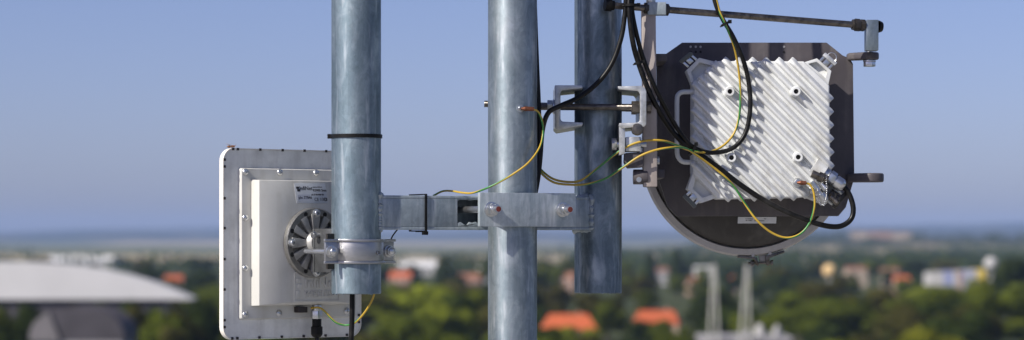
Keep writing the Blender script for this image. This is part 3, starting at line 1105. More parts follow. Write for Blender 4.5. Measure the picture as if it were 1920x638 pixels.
me.materials.append(MATS['leaf_dark'])
fw = bpy.data.objects.new('far_woodland', me)
COL.objects.link(fw)
tag(fw, 'hazy far woods and hedges below the hills', 'woodland', kind='stuff')

# ------------------------------------------------------------------ MAST AND POLE FRAME
TH = math.radians(27.0)
U = Vector((math.cos(TH), math.sin(TH), 0))       # along the cross arm, to the right and away
NF = Vector((math.sin(TH), -math.cos(TH), 0))     # its front
ZU = Vector((0, 0, 1))
YM = 4.60
R = 0.0414
MID = Vector(((961 - CX) / F * YM, YM, H))
CC = MID - NF * (R + 0.030)                        # centre line of the cross arm


def along(px, o, u):
    """distance along the horizontal line o + u*s that projects to column px"""
    k = (px - CX) / F
    return (k * o.y - o.x) / (u.x - k * u.y)


sL, sR = along(668, CC, U), along(1121.5, CC, U)
LP, RP = CC + U * sL, CC + U * sR
zL = H + (HY - 551) / F * LP.y
zR = H + (HY - 549.5) / F * RP.y
ZT = H + 1.25


def pipe(b, c, z0, z1, r, wall=0.004, n=64):
    c = Vector((c.x, c.y, 0))
    b.lathe([(r - 0.001, z0), (r, z0 + 0.001), (r, z1 - 0.001), (r - 0.001, z1), (r - wall, z1), (r - wall, z0)], c, ZU, n, closed=True)


mast = thing('mast_pole', (MID.x, MID.y, ROOF), 'thick galvanised steel mast pole running through the bottom of the picture', 'mast')
b = MB()
pipe(b, MID, ROOF + 0.012, ZT + 0.3, R)
b.build('pole', 'galvanised', mast, smooth=40)
b = MB()
b.box((MID.x, MID.y, ROOF + 0.008), (0.3, 0.3, 0.016))
b.build('base_plate', 'galvanised', mast, bevel=0.002)
for sx in (-1, 1):
    for sy in (-1, 1):
        b = MB()
        b.hexnut((MID.x + sx * 0.11, MID.y + sy * 0.11, ROOF + 0.016), (MID.x + sx * 0.11, MID.y + sy * 0.11, ROOF + 0.03), 0.014)
        b.build('anchor_bolt', 'bolt_steel', mast)
# earth stud on the mast
sd = hit(975, 204, MID - Vector((0, R * 0.94, 0)), Vector((0, -1, 0)))
ang = (sd - MID); ang.z = 0; ang.normalize()
sp = Vector((MID.x, MID.y, sd.z)) + ang * R
b = MB()
b.cyl(sp - ang * 0.004, sp + ang * 0.0025, 0.0062, n=20)
b.cyl(sp + ang * 0.0025, sp + ang * 0.006, 0.0048, 0.0034, n=20)
b.build('earth_stud', 'bolt_steel', mast)

pf = thing('pole_frame', (LP.x, LP.y, zL), 'galvanised frame of two short posts welded to a square cross arm', 'pole frame')
for nm, c, z0, lab in (('post', LP, zL, 'left galvanised post carrying the flat antenna'), ('post', RP, zR, 'right galvanised post carrying the dish')):
    b = MB()
    pipe(b, c, z0, ZT, R if c is LP else R, n=64)
    rg2 = random.Random(int(c.y * 1000))
    for k in range(11):            # zinc drips along the cut edge
        a = rg2.uniform(-2.9, -0.2)
        p = Vector((c.x + (R - 0.002) * math.cos(a), c.y + (R - 0.002) * math.sin(a), z0 + 0.0005))
        s = rg2.uniform(0.0008, 0.0022)
        b.lathe([(s * 0.3, -s * 0.9), (s, -s * 0.2), (s * 0.9, s), (s * 0.2, s * 1.6)], p, ZU, 8)
    o = b.build(nm, 'galvanised_dull' if c is RP else 'galvanised_matte', pf, smooth=40)
    o['label'] = lab
# square cross arm with a flame-cut window in its front wall
hT = 0.0287
zc = H + (HY - 398.8) / F * LP.y
FA = frame(Vector((CC.x, CC.y, zc)), U, -NF, ZU)      # local: x along, y to the back, z up
x0, x1 = sL + 0.026, sR - 0.026
xh0 = along(858, CC + NF * 0.030, U)
xh1 = -0.032
wl_t = 0.005
b = MB()
b.box(((x0 + x1) / 2, 0, hT - wl_t / 2), (x1 - x0, 0.06, wl_t), FA)
b.box(((x0 + x1) / 2, 0, -hT + wl_t / 2), (x1 - x0, 0.06, wl_t), FA)
b.box(((x0 + x1) / 2, 0.0275, 0), (x1 - x0, wl_t, 2 * hT - 2 * wl_t), FA)
b.box(((x0 + xh0) / 2, -0.0275, 0), (xh0 - x0, wl_t, 2 * hT - 2 * wl_t), FA)
b.box(((xh1 + x1) / 2, -0.0275, 0), (x1 - xh1, wl_t, 2 * hT - 2 * wl_t), FA)
rg2 = random.Random(5)
n = 9
for s in (-1, 1):                 # ragged lips of the window
    pts = [(xh0, s * (hT - wl_t)), (xh1, s * (hT - wl_t))]
    for k in range(n + 1):
        dd = rg2.uniform(0.001, 0.004) if s > 0 else rg2.uniform(0.002, 0.009)
        pts.append((xh1 + (xh0 - xh1) * k / n, s * (hT - wl_t - dd)))
    Mf = FA @ Matrix(((1, 0, 0, 0), (0, 0, 1, 0), (0, 1, 0, 0), (0, 0, 0, 1)))
    b.prism(pts, -0.0296, -0.0255, Mf)
b.build('cross_arm', 'galvanised_flat', pf, bevel=0.0012)
# weld seams
for s, c, rr in ((1, LP, sL + R), (-1, RP, sR - R)):
    b = MB()
    w = 0.029
    pts = []
    for (yy, zz) in ((-w, -hT), (-w, -hT * 0.5), (-w, 0), (-w, hT * 0.5), (-w, hT), (-w * 0.5, hT), (0, hT), (w * 0.5, hT), (w, hT), (w, 0), (w, -hT), (0, -hT), (-w, -hT)):
        xx = (sL if s > 0 else sR) + s * math.sqrt(max(0, R * R - yy * yy))
        pts.append(FA @ Vector((xx, yy, zz)))
    b.tube(pts, 0.0046, n=8, sub=7, wob=0.4)
    b.build('weld_seam', 'galvanised_flat', pf, smooth=60)
# clamp plate and bolts in front of the mast
zp_ = H + (HY - 393.6) / F * (YM - R)
FP = frame(Vector((MID.x, MID.y, zp_)), U, ZU, NF)    # local: x along, y up, z to the front
pt = 0.008
b = MB()
b.box((0.0045, 0, R + pt / 2 + 0.0003), (0.1815, 0.0565, pt), FP)
b.build('clamp_plate', 'galvanised_flat', pf, bevel=0.0012)
for sx in (-0.0662, 0.0680):
    p = lambda z: FP @ Vector((sx, 0.0005, z))
    b = MB()
    b.cyl(p(-0.10), p(R + pt + 0.030), 0.0058, n=24)
    bo = b.build('bolt', 'bolt_steel', pf)
    b = MB()
    b.cyl(p(R + pt + 0.0004), p(R + pt + 0.0030), 0.0125, n=32)
    b.build('washer', 'bolt_steel', bo, bevel=0.0005, origin=pf.location)
    b = MB()
    b.cyl(p(R + pt + 0.0030), p(R + pt + 0.0055), 0.0100, n=32)
    b.hexnut(p(R + pt + 0.0055), p(R + pt + 0.0150), 0.0108, rot=0.3)
    b.cyl(p(R + pt + 0.0150), p(R + pt + 0.0200), 0.0088, 0.0075, n=32)
    b.build('nut', 'bolt_steel', bo, bevel=0.0006, origin=pf.location)
    b = MB()
    b.cyl(p(R + pt + 0.0298), p(R + pt + 0.0306), 0.0045, n=24)
    b.build('painted_tip', 'red_cap', bo, origin=pf.location)
    b = MB()
    b.hexnut(p(-0.116), p(-0.1025), 0.0108)
    b.build('bolt_head', 'bolt_steel', bo, origin=pf.location)

# ------------------------------------------------------------------ FLAT PANEL ANTENNA
TA = math.radians(40.0)
UA = Vector((math.cos(TA), math.sin(TA), 0))
NA = Vector((math.sin(TA), -math.cos(TA), 0))
k_ = (593 - CX) / F
kd = (LP.x - k_ * LP.y) / (NA.x - k_ * NA.y)        # disc centre = LP - NA*kd
DC = LP - NA * kd
DC.z = H + (HY - 455.5) / F * DC.y
HD = 0.052                                           # disc face above the back sheet
QO = DC - NA * HD
A0 = frame(QO, UA, ZU, NA)                           # local: x right/away, y up, z to the viewer
A0i = A0.inverted()


def aloc(px, py, z=0.0):
    """local antenna coordinates where the pixel's ray meets the layer z"""
    return A0i @ hit(px, py, A0 @ Vector((0, 0, z)), NA)


xl = aloc(418, 455).x
xr = aloc(677, 455).x
yt = aloc(420, 277.5).y
yb = aloc(420, 638.0).y
cxa, cya = (xl + xr) / 2, (yt + yb) / 2
wa, ha = xr - xl, yt - yb


def rrect(cx, cy, w, h, r, n=8):
    pts = []
    for (sx, sy, a0) in ((1, 1, 0), (-1, 1, 90), (-1, -1, 180), (1, -1, 270)):
        for i in range(n + 1):
            a = math.radians(a0 + 90 * i / n)
            pts.append((cx + sx * (w / 2 - r) + r * math.cos(a), cy + sy * (h / 2 - r) + r * math.sin(a)))
    return pts


ant = thing('flat_panel_antenna', A0 @ Vector((cxa, yb, -0.01)), 'cream flat panel antenna clamped to the left post', 'antenna')
b = MB()      # radome tray: rim and front
b.prism(rrect(cxa, cya, wa, ha, 0.022), -0.0105, -0.004, A0)
outer, inner = rrect(cxa, cya, wa, ha, 0.022), rrect(cxa, cya, wa - 0.004, ha - 0.004, 0.020)
n = len(outer)
vs = [(p[0], p[1], -0.004) for p in outer] + [(p[0], p[1], 0.0008) for p in outer] + [(p[0], p[1], 0.0008) for p in inner] + [(p[0], p[1], -0.004) for p in inner]
fs = []
for i in range(n):
    j = (i + 1) % n
    fs += [(i, j, n + j, n + i), (n + i, n + j, 2 * n + j, 2 * n + i), (2 * n + i, 2 * n + j, 3 * n + j, 3 * n + i)]
b.add(vs, fs, A0)
b.build('radome', 'cream_edge', ant, smooth=40)
b = MB()
b.prism(rrect(cxa, cya, wa - 0.0044, ha - 0.0044, 0.0198), -0.0038, 0.0, A0)
b.build('back_sheet', 'aluminium_sheet', ant, smooth=40)
# rim clips
clip_me = None
def clip(px, py):
    l = aloc(px, py, 0.0)
    b = MB()
    b.box((l.x, l.y, 0.0008), (0.0045, 0.0042, 0.0014), A0)
    b.build('rim_clip', 'clip_dark', ant, smooth=0)
for x in (436.5, 445.5, 487.5, 529.5, 570.5, 611):
    clip(x, 279.5 + (x - 436) * 0.0235)
for y in (299.5, 312.5, 372, 428, 486, 543, 600.5, 613.5):
    clip(420.5, y)
for x in (435, 444.5, 486, 528, 569, 610, 650):
    clip(x, 634.6 - (x - 435) * 0.030)
for y in (591, 604):
    clip(672.5, y)
# flange plate
l0, l1 = aloc(456, 324, 0.006), aloc(456, 597, 0.006)
fx0 = aloc(453.5, 455, 0.007).x
fx1 = aloc(667, 455, 0.007).x
fy1 = aloc(455, 316.5, 0.007).y
fy0 = aloc(455, 598.0, 0.007).y
b = MB()
b.prism(rrect((fx0 + fx1) / 2, (fy0 + fy1) / 2, fx1 - fx0 + 0.006, fy1 - fy0 + 0.004, 0.004, 4), 0.0002, 0.0072, A0, taper=rrect((fx0 + fx1) / 2, (fy0 + fy1) / 2, fx1 - fx0, fy1 - fy0, 0.003, 4))
b.build('flange', 'cream_plastic', ant, bevel=0.0008)
for (px, py) in ((460, 322.5), (524.5, 323.5), (592.5, 324.5), (460, 408.5), (460, 503), (460, 590), (523, 587.5), (649.5, 583.5), (651, 326)):
    l = aloc(px, py, 0.0072)
    c = A0 @ Vector((l.x, l.y, 0.0072))
    b = MB()
    b.lathe([(0.0058, 0.0), (0.0058, 0.0012), (0.0042, 0.003), (0.0018, 0.0036), (0.0016, 0.0022)], c, NA, 16)
    b.build('screw', 'bolt_steel', ant, smooth=50)
# housing: upright side walls, then shallow facets up to the middle field
hz1, hz2 = 0.030, 0.040
bx0 = aloc(470.5, 455, 0.0072).x
by1 = aloc(478, 337.5, hz1).y
by0 = aloc(478, 573.5, hz1).y
bx1 = fx1 - (bx0 - fx0)
tx0 = aloc(486, 455, hz1).x
ix0 = aloc(535, 455, hz2).x
iy1 = aloc(545, 386.5, hz2).y
iy0 = by0 + 0.004
ix1 = bx1 - (ix0 - bx0)
tx1 = bx1 - (tx0 - bx0)
tx0 = max(tx0, bx0 + 0.0008)


def quadloop(x0_, x1_, y0_, y1_, z):
    return [(x0_, y0_, z), (x1_, y0_, z), (x1_, y1_, z), (x0_, y1_, z)]


b = MB()
loops = [quadloop(bx0, bx1, by0 - 0.001, by1 + 0.001, 0.0073), quadloop(tx0, tx1, by0, by1, hz1), quadloop(ix0, ix1, iy0, iy1, hz2)]
vs = sum(loops, [])
fs = [(3, 2, 1, 0), (8, 9, 10, 11)]
for k in range(2):
    for i in range(4):
        j = (i + 1) % 4
        fs.append((4 * k + i, 4 * k + j, 4 * k + 4 + j, 4 * k + 4 + i))
b.add(vs, fs, A0)
b.build('housing', 'cream_plastic', ant, bevel=0.0016)
# rating label on the upper facet
def facet_top(px, py):
    o = A0 @ Vector((0, by1, hz1))
    nloc = Vector((0, (hz2 - hz1), (by1 - iy1))).normalized()
    nw = A0.to_3x3() @ nloc
    return hit(px, py, o, nw), nw
pa, nw = facet_top(552.5, 345.5)
pb, _ = facet_top(607.5, 345.8)
pc, _ = facet_top(558.0, 380.0)
lx = (pb - pa).normalized()
ly = nw.cross(lx).normalized()
LW, LH = (pb - pa).length, abs((pc - pa).dot(ly)) * 1.0
LM = frame(pa - ly * LH + nw * 0.0002, lx, ly, nw)     # lower left corner of the label
b = MB()
b.box((LW / 2, LH / 2, 0.0003), (LW + 0.004, LH + 0.003, 0.0006), LM)
lab = b.build('rating_label', 'label_foil', ant, bevel=0.0002)
b = MB()
b.box((LW * 0.235, LH * 0.25, 0.0007), (LW * 0.43, LH * 0.36, 0.0002), LM)
b.build('label_field', 'label_field', lab, smooth=0, origin=ant.location)
b = MB()
b.box((LW * 0.07, LH * 0.80, 0.00075), (LW * 0.10, LH * 0.12, 0.0003), LM)
b.box((LW * 0.095, LH * 0.66, 0.00075), (LW * 0.10, LH * 0.13, 0.0003), LM)
b.build('logo', 'ink', lab, smooth=0, origin=ant.location)


def ltxt(body, x, y, size, bold=0.0):
    t_ = text_mesh('lettering', body, size * LH, LM @ Matrix.Translation((x * LW, y * LH, 0.0008)), 'ink', ant, 0.0001, bold=bold * LH)
    t_.parent = lab
    return t_


ltxt('InfiNet', 0.13, 0.67, 0.30, 0.004)
ltxt('www.infinet', 0.58, 0.80, 0.13)
ltxt('R5000 Smn', 0.58, 0.60, 0.19, 0.004)
ltxt('p/n: STB46', 0.05, 0.20, 0.20, 0.004)
ltxt('s/n 0 00 000 00', 0.50, 0.38, 0.13, 0.004)
ltxt('CE 1383', 0.58, 0.08, 0.25)
b = MB()
c = LM @ Vector((LW * 0.955, LH * 0.165, 0.0007))
b.lathe([(LH * 0.10, 0), (LH * 0.10, 0.0002), (LH * 0.07, 0.0002), (LH * 0.07, 0)], c, nw, 20, closed=True)
b.build('mark', 'ink', lab, smooth=0, origin=ant.location)
# embossed maker's panel under the disc
qa, qb = aloc(551.5, 511, hz2), aloc(551.5, 565, hz2)
EW, EH = 0.094, qa.y - qb.y
EM = A0 @ Matrix.Translation((qa.x, qb.y, hz2 + 0.0001))
b = MB()
for (cx_, cy_, sx_, sy_) in ((EW / 2, 0, EW, 0.0014), (EW / 2, EH, EW, 0.0014), (0, EH / 2, 0.0014, EH - 0.0014), (EW, EH / 2, 0.0014, EH - 0.0014)):
    b.box((cx_, cy_, 0.0005), (sx_, sy_, 0.001), EM)
emb = b.build('maker_panel', 'cream_plastic', ant, bevel=0.0003)
e1 = text_mesh('lettering', 'InfiNet', EH * 0.50, EM @ Matrix.Translation((0.021, EH * 0.46, 0.0006)), 'cream_plastic', ant, 0.0007, bold=0.0004)
e2 = text_mesh('lettering', 'WIRELESS', EH * 0.30, EM @ Matrix.Translation((0.021, EH * 0.15, 0.0006)), 'cream_plastic', ant, 0.0006, bold=0.0002)
for e in (e1, e2):
    e.parent = emb
b = MB()
b.box((0.0085, EH * 0.72, 0.0005), (0.010, EH * 0.14, 0.0012), EM)
b.box((0.0110, EH * 0.52, 0.0005), (0.010, EH * 0.14, 0.0012), EM)
b.box((0.0075, EH * 0.24, 0.0005), (0.008, EH * 0.24, 0.0012), EM)
b.build('logo', 'cream_plastic', emb, bevel=0.0003, origin=ant.location)
# cast mounting disc: ring, spokes, hub, bolts
RD = 66.0 / F * DC.y
DCf = A0 @ Vector((0, 0, 0))
dco = QO.copy()
b = MB()
b.lathe([(RD, hz2 + 0.0005), (RD, hz2 + 0.0075), (RD - 0.002, hz2 + 0.0095), (RD * 0.80, hz2 + 0.0095), (RD * 0.76, hz2 + 0.007), (RD * 0.74, hz2 + 0.0005)], dco, NA, 64, closed=True)
b.lathe([(RD * 0.76, hz2 + 0.0004), (RD * 0.76, hz2 + 0.0022), (0.004, hz2 + 0.0022), (0.004, hz2 + 0.0004)], dco, NA, 48, closed=True)
disc = b.build('mounting_disc', 'cast_aluminium', ant, smooth=40)
for k in range(12):
    a = math.radians(30 * k)
    ca, sa = math.cos(a), math.sin(a)
    Ms = A0 @ Matrix.Rotation(a, 4, 'Z')
    b = MB()
    r0, r1 = RD * 0.26, RD * 0.82
    w0, w1 = 0.0034, 0.0066
    if k % 3 == 0:
        w0, w1 = 0.0050, 0.0092
    b.prism([(r0, -w0), (r1, -w1), (r1, w1), (r0, w0)], hz2 + 0.002, hz2 + 0.0102 if k % 3 else hz2 + 0.0118, Ms)
    b.build('spoke', 'spoke_metal', disc, bevel=0.0009, origin=ant.location)
b = MB()
b.lathe([(RD * 0.36, hz2 + 0.002), (RD * 0.33, hz2 + 0.016), (RD * 0.26, hz2 + 0.020), (0.003, hz2 + 0.020)], dco, NA, 32)
b.build('hub', 'spoke_metal', disc, smooth=40, origin=ant.location)
for k in range(4):
    a = math.radians(90 * k)
    c = A0 @ Vector((RD * 0.84 * math.cos(a), RD * 0.84 * math.sin(a), 0))
    b = MB()
    b.cyl(c + NA * (hz2 + 0.0095), c + NA * (hz2 + 0.0125), 0.0072, n=20)
    b.lathe([(0.0056, hz2 + 0.0125), (0.0056, hz2 + 0.0165), (0.0040, hz2 + 0.018), (0.0018, hz2 + 0.018), (0.0016, hz2 + 0.0155)], c, NA, 16)
    b.build('disc_bolt', 'bolt_steel', disc, bevel=0.0003, origin=ant.location)
for k in range(8):
    a = math.radians(45 * k + 22.5)
    c = A0 @ Vector((RD * 0.87 * math.cos(a), RD * 0.87 * math.sin(a), 0))
    b = MB()
    b.cyl(c + NA * (hz2 + 0.0090), c + NA * (hz2 + 0.0098), 0.0040, n=14)
    b.build('disc_hole', 'hole_dark', disc, origin=ant.location)
# tilt bracket between disc and post
kz = HD + kd                                      # local z of the post axis
xpost = (A0i @ Vector((LP.x, LP.y, QO.z))).x
zclamp = H + (HY - 471.5) / F * LP.y
yc = zclamp - QO.z
b = MB()
ytop, ybot = 0.024, -0.050
b.box((-0.002, (ytop + ybot) / 2, hz2 + 0.0205), (0.022, ytop - ybot, 0.006), A0)
b.box((-0.0088, (ytop + ybot) / 2, (hz2 + 0.022 + kz - R - 0.003) / 2), (0.005, ytop - ybot, kz - R - 0.003 - hz2 - 0.022), A0)
b.box((0.0088, (ytop + ybot) / 2, (hz2 + 0.022 + kz - R - 0.003) / 2), (0.005, ytop - ybot, kz - R - 0.003 - hz2 - 0.022), A0)
br = b.build('tilt_bracket', 'dark_casting', ant, bevel=0.0014)
b = MB()
b.cyl(A0 @ Vector((-0.0240, 0.013, hz2 + 0.034)), A0 @ Vector((0.024, 0.013, hz2 + 0.034)), 0.0038, n=16)
b.hexnut(A0 @ Vector((-0.0235, 0.013, hz2 + 0.034)), A0 @ Vector((-0.0192, 0.013, hz2 + 0.034)), 0.0062)
b.build('tilt_bolt', 'bolt_steel', br, origin=ant.location)
b = MB()
b.cyl(A0 @ Vector((-0.038, yc, kz - R - 0.012)), A0 @ Vector((0.024, yc, kz - R - 0.012)), 0.0036, n=16)
b.build('pivot_pin', 'bolt_steel', br, origin=ant.location)


def jaw(front, E=0.071):
    """half shell round the post with two flat ears"""
    s = 1 if front else -1
    ro, ri = R + 0.0045, R + 0.0006
    gap = 0.006
    pin, pout = [], []
    a0 = math.asin(gap / ri)
    for i in range(25):
        a = a0 + (math.pi - 2 * a0) * i / 24
        pin.append((ri * math.cos(a), s * ri * math.sin(a)))
    pl = [(E, s * gap)] + pin + [(-E, s * gap), (-E, s * (gap + 0.0045))]
    a1 = math.asin((gap + 0.0045) / ro)
    for i in range(25):
        a = math.pi - a1 - (math.pi - 2 * a1) * i / 24
        pl.append((ro * math.cos(a), s * ro * math.sin(a)))
    pl.append((E, s * (gap + 0.0045)))
    return pl


JM = frame(Vector((LP.x, LP.y, zclamp)), UA, NA, ZU)    # local: x along ears, y to front, z up
b = MB()
hj = 0.0205
b.prism(jaw(True), -hj + 0.0045, hj - 0.0045, JM)
def lip(pl, g):
    return [(x * (1 + g / 0.06), y + (g if y > 0 else -g)) for x, y in pl]
b.prism(lip(jaw(True), 0.0022), hj - 0.0043, hj, JM)
b.prism(lip(jaw(True), 0.0022), -hj, -hj + 0.0043, JM)
jw = b.build('clamp_strap', 'strap_steel', ant, bevel=0.0008, smooth=40)
b = MB()
b.prism(jaw(False, 0.055), -hj - 0.009, hj + 0.009, JM)
b.build('rear_jaw', 'dark_steel', ant, smooth=40)
for s in (-1, 1):
    x_ = 0.0605 * s
    p = lambda y: JM @ Vector((x_, y, 0.0))
    b = MB()
    b.cyl(p(-0.06), p(0.016), 0.0042, n=16)
    b.cyl(p(0.0108), p(0.0125), 0.0105, n=28)
    b.hexnut(p(0.0125), p(0.0185), 0.0090, rot=0.2)
    b.lathe([(0.0066, 0.0185), (0.0060, 0.0205), (0.0030, 0.0222)], JM @ Vector((x_, 0, 0)), NA, 20)
    b.build('clamp_bolt', 'bolt_steel', ant, bevel=0.0004)
b = MB()
c = JM @ Vector((0.012, 0, -0.002))
b.lathe([(0.004, R + 0.003), (0.004, R + 0.0056), (0.0028, R + 0.0056), (0.0028, R + 0.003)], c, NA, 18, closed=True)
b.build('pressed_dimple', 'strap_steel', jw, origin=ant.location)
# cable gland under the housing
gp = A0 @ Vector((aloc(594, 590, 0.022).x, 0, 0.022))
def gz(py):
    return H + (HY - py) / F * gp.y
G = lambda py: Vector((gp.x, gp.y, gz(py)))
b = MB()
b.cyl(G(572), G(583), 0.0085, n=20)
b.cyl(G(583), G(598), 0.0098, n=6)
b.build('gland_nut', 'bolt_steel', ant, bevel=0.0006)
b = MB()
b.lathe([(0.0080, gz(598)), (0.0080, gz(612)), (0.0100, gz(613)), (0.0100, gz(627)), (0.0072, gz(632)), (0.0042, gz(633))], Vector((gp.x, gp.y, 0)), ZU, 20)
b.build('cable_gland', 'black_plastic', ant, smooth=30)
b = MB()
l = aloc(568, 581, 0.02)
b.box((l.x, l.y, 0.014), (0.020, 0.010, 0.012), A0)
b.build('vent_block', 'clip_dark', ant, bevel=0.001)

# ------------------------------------------------------------------ DISH, ITS PLATE AND MOUNT
YP = 4.868          # front face of the back plate
YO = 4.775          # face of the radio's lid, root of the fins


def xz(pts, Y):
    return [(P(px, py, Y).x, P(px, py, Y).z) for px, py in pts]


def slab(b, pts, Y0, Y1, Yref=None):
    b.prism(xz(pts, Yref or Y0), Y0, Y1, Mxz)
    return b


dish_c = P(1399, 284, 4.955)
RDISH = 197.0 / F * 4.955
dish = thing('dish_antenna', (dish_c.x, dish_c.y, dish_c.z - RDISH), 'round microwave dish antenna seen from behind with back plate darkened for shade', 'antenna')
AX = Vector((0, 1, 0))
b = MB()
o = Vector((dish_c.x, 0, dish_c.z))
b.lathe([(0.05, YP + 0.016), (0.11, YP + 0.020), (RDISH * 0.80, YP + 0.045), (RDISH * 0.905, YP + 0.072), (RDISH * 0.92, YP + 0.088), (0.01, YP + 0.09)], o, AX, 96)
b.build('reflector', 'dish_back', dish, smooth=50)
b = MB()
b.lathe([(RDISH * 0.915, 4.951), (RDISH * 0.93, 4.946), (RDISH * 0.985, 4.948), (RDISH, 4.955), (RDISH, 4.975), (RDISH * 0.92, 4.977)], o, AX, 128, closed=True)
ring = b.build('clamp_ring', 'ring_grey', dish, smooth=40)
b = MB()
b.lathe([(RDISH * 0.985, 4.978), (RDISH * 0.975, 4.990), (RDISH * 0.8, 5.004), (0.01, 5.010)], o, AX, 96)
b.build('radome', 'radome_white', dish, smooth=50)
# back plate
plate = [(1279, 80), (1550, 80), (1580, 104), (1594, 110), (1599.5, 120), (1602, 334), (1586, 389), (1572, 405.5), (1268, 405.5), (1252, 388), (1240, 350), (1233, 330), (1231, 112), (1249, 101)]
b = MB()
slab(b, plate, YP, YP + 0.014)
pl_o = b.build('back_plate', 'shaded_paint', dish, bevel=0.0012)
for (px, py) in ((1295, 88), (1304.5, 88), (1313.5, 88), (1295, 97.5), (1304.5, 97.5), (1313.5, 97.5), (1470, 88), (1470, 98)):
    b = MB()
    c = P(px, py, YP)
    b.cyl(c - AX * 0.0006, c + AX * 0.002, 0.0021, n=12)
    b.build('plate_hole', 'ring_grey' if py < 92 else 'hole_dark', pl_o, origin=dish.location)


def lug(cx, cy, tip, thick, Yc, rr, name, x_in):
    """horizontal flat ear with a round end, standing out of the plate's right edge"""
    b = MB()
    z1, z0 = P(0, cy - thick / 2, Yc).z, P(0, cy + thick / 2, Yc).z
    xe = P(cx, 0, Yc).x
    xi = P(x_in, 0, YP).x
    poly = [(xi, YP + 0.012), (xi, YP - 0.012)]
    for i in range(13):
        a = math.radians(-90 - 20 + (180 + 40) * i / 12)
        poly.append((xe + rr * math.cos(a), Yc + rr * math.sin(a)))
    b.prism(poly, z0, z1)
    return b.build(name, 'shaded_paint', dish, bevel=0.0042, seg=3)


lug(1628, 105.5, 0, 14, 4.845, 0.019, 'lug', 1588)
lug(1633, 333.5, 0, 17, 4.846, 0.023, 'lug', 1588)
b = MB()      # hinge ears on the arm's side
slab(b, [(1226, 101), (1251, 101), (1251, 114), (1226, 116)], 4.735, YP + 0.006)
b.build('hinge_ear', 'shaded_paint', dish, bevel=0.001)
b = MB()
slab(b, [(1226, 318), (1246, 318), (1246, 334), (1226, 334)], 4.735, YP + 0.006)
b.build('hinge_ear', 'shaded_paint', dish, bevel=0.001)
# sticker on the reflector
b = MB()
so = P(1419.5, 412.8, YP + 0.0262)
tilt = Matrix.Translation(so) @ Matrix.Rotation(math.radians(-0), 4, 'X')
slope = math.atan2(0.025, RDISH * 0.80 - 0.11)
SMt = frame(so, Vector((1, 0, 0)), Vector((0, -math.sin(slope), math.cos(slope))).normalized(), Vector((0, -math.cos(slope), -math.sin(slope))).normalized())
b.box((0, 0, 0), (0.069, 0.0135, 0.0012), SMt)
st = b.build('sticker', 'label_foil', dish, smooth=0)
b = MB()
for (x_, y_, w_) in ((-0.0125, 0.0028, 0.010), (-0.020, 0.0028, 0.002), (-0.0125, -0.0006, 0.006), (-0.019, -0.0006, 0.003), (0.004, -0.0010, 0.018), (0.014, 0.003, 0.004)):
    b.box((x_, y_, 0.0008), (w_, 0.0010, 0.0003), SMt)
b.build('print', 'ink', st, smooth=0, origin=dish.location)
# ring latch at the bottom
YC = 4.950
for nm, pts in (('latch_ear', [(1383, 479.5), (1416, 482), (1419, 483), (1424, 497), (1419.5, 499), (1414, 486.5), (1384, 483.5)]), ('latch_ear', [(1437.5, 497), (1435.5, 480), (1470, 469.5), (1472, 473.5), (1443, 484), (1444.5, 495.5), (1440.5, 498.5)])):
    b = MB()
    slab(b, pts, YC, YC + 0.022)
    b.build(nm, 'old_steel', dish, bevel=0.0008)
b = MB()
b.cyl(P(1403, 494, YC + 0.01), P(1449, 492.5, YC + 0.01), 0.0022, n=12)
b.hexnut(P(1408, 494, YC + 0.01), P(1414, 493.8, YC + 0.01), 0.0055)
b.hexnut(P(1445, 492.6, YC + 0.01), P(1449, 492.5, YC + 0.01), 0.005)
b.build('latch_bolt', 'old_steel', dish)
b = MB()
slab(b, [(1422, 477), (1437, 476), (1438, 490), (1425, 491)], YC + 0.012, YC + 0.018)
b.build('latch_bridge', 'ring_grey', dish, bevel=0.0005)
for (px, py) in ((1412, 479), (1444, 475)):
    b = MB()
    b.cyl(P(px, py, YC - 0.003), P(px, py, YC + 0.005), 0.003, n=12)
    b.build('rivet', 'ring_grey', dish)

# ---- pole mount: channels, threaded rods, upright arm
YR = RP.y
mnt = thing('dish_mount', (RP.x, RP.y - R, P(0, 245, YR).z), 'zinc channel clamp and beige upright arm holding the dish on the right post', 'mount')
S_ = 0.067                                   # rods pass this far in front of / behind the post axis


def channel(b, pts, y0, y1, Yref):
    slab(b, pts, y0, y1, Yref)


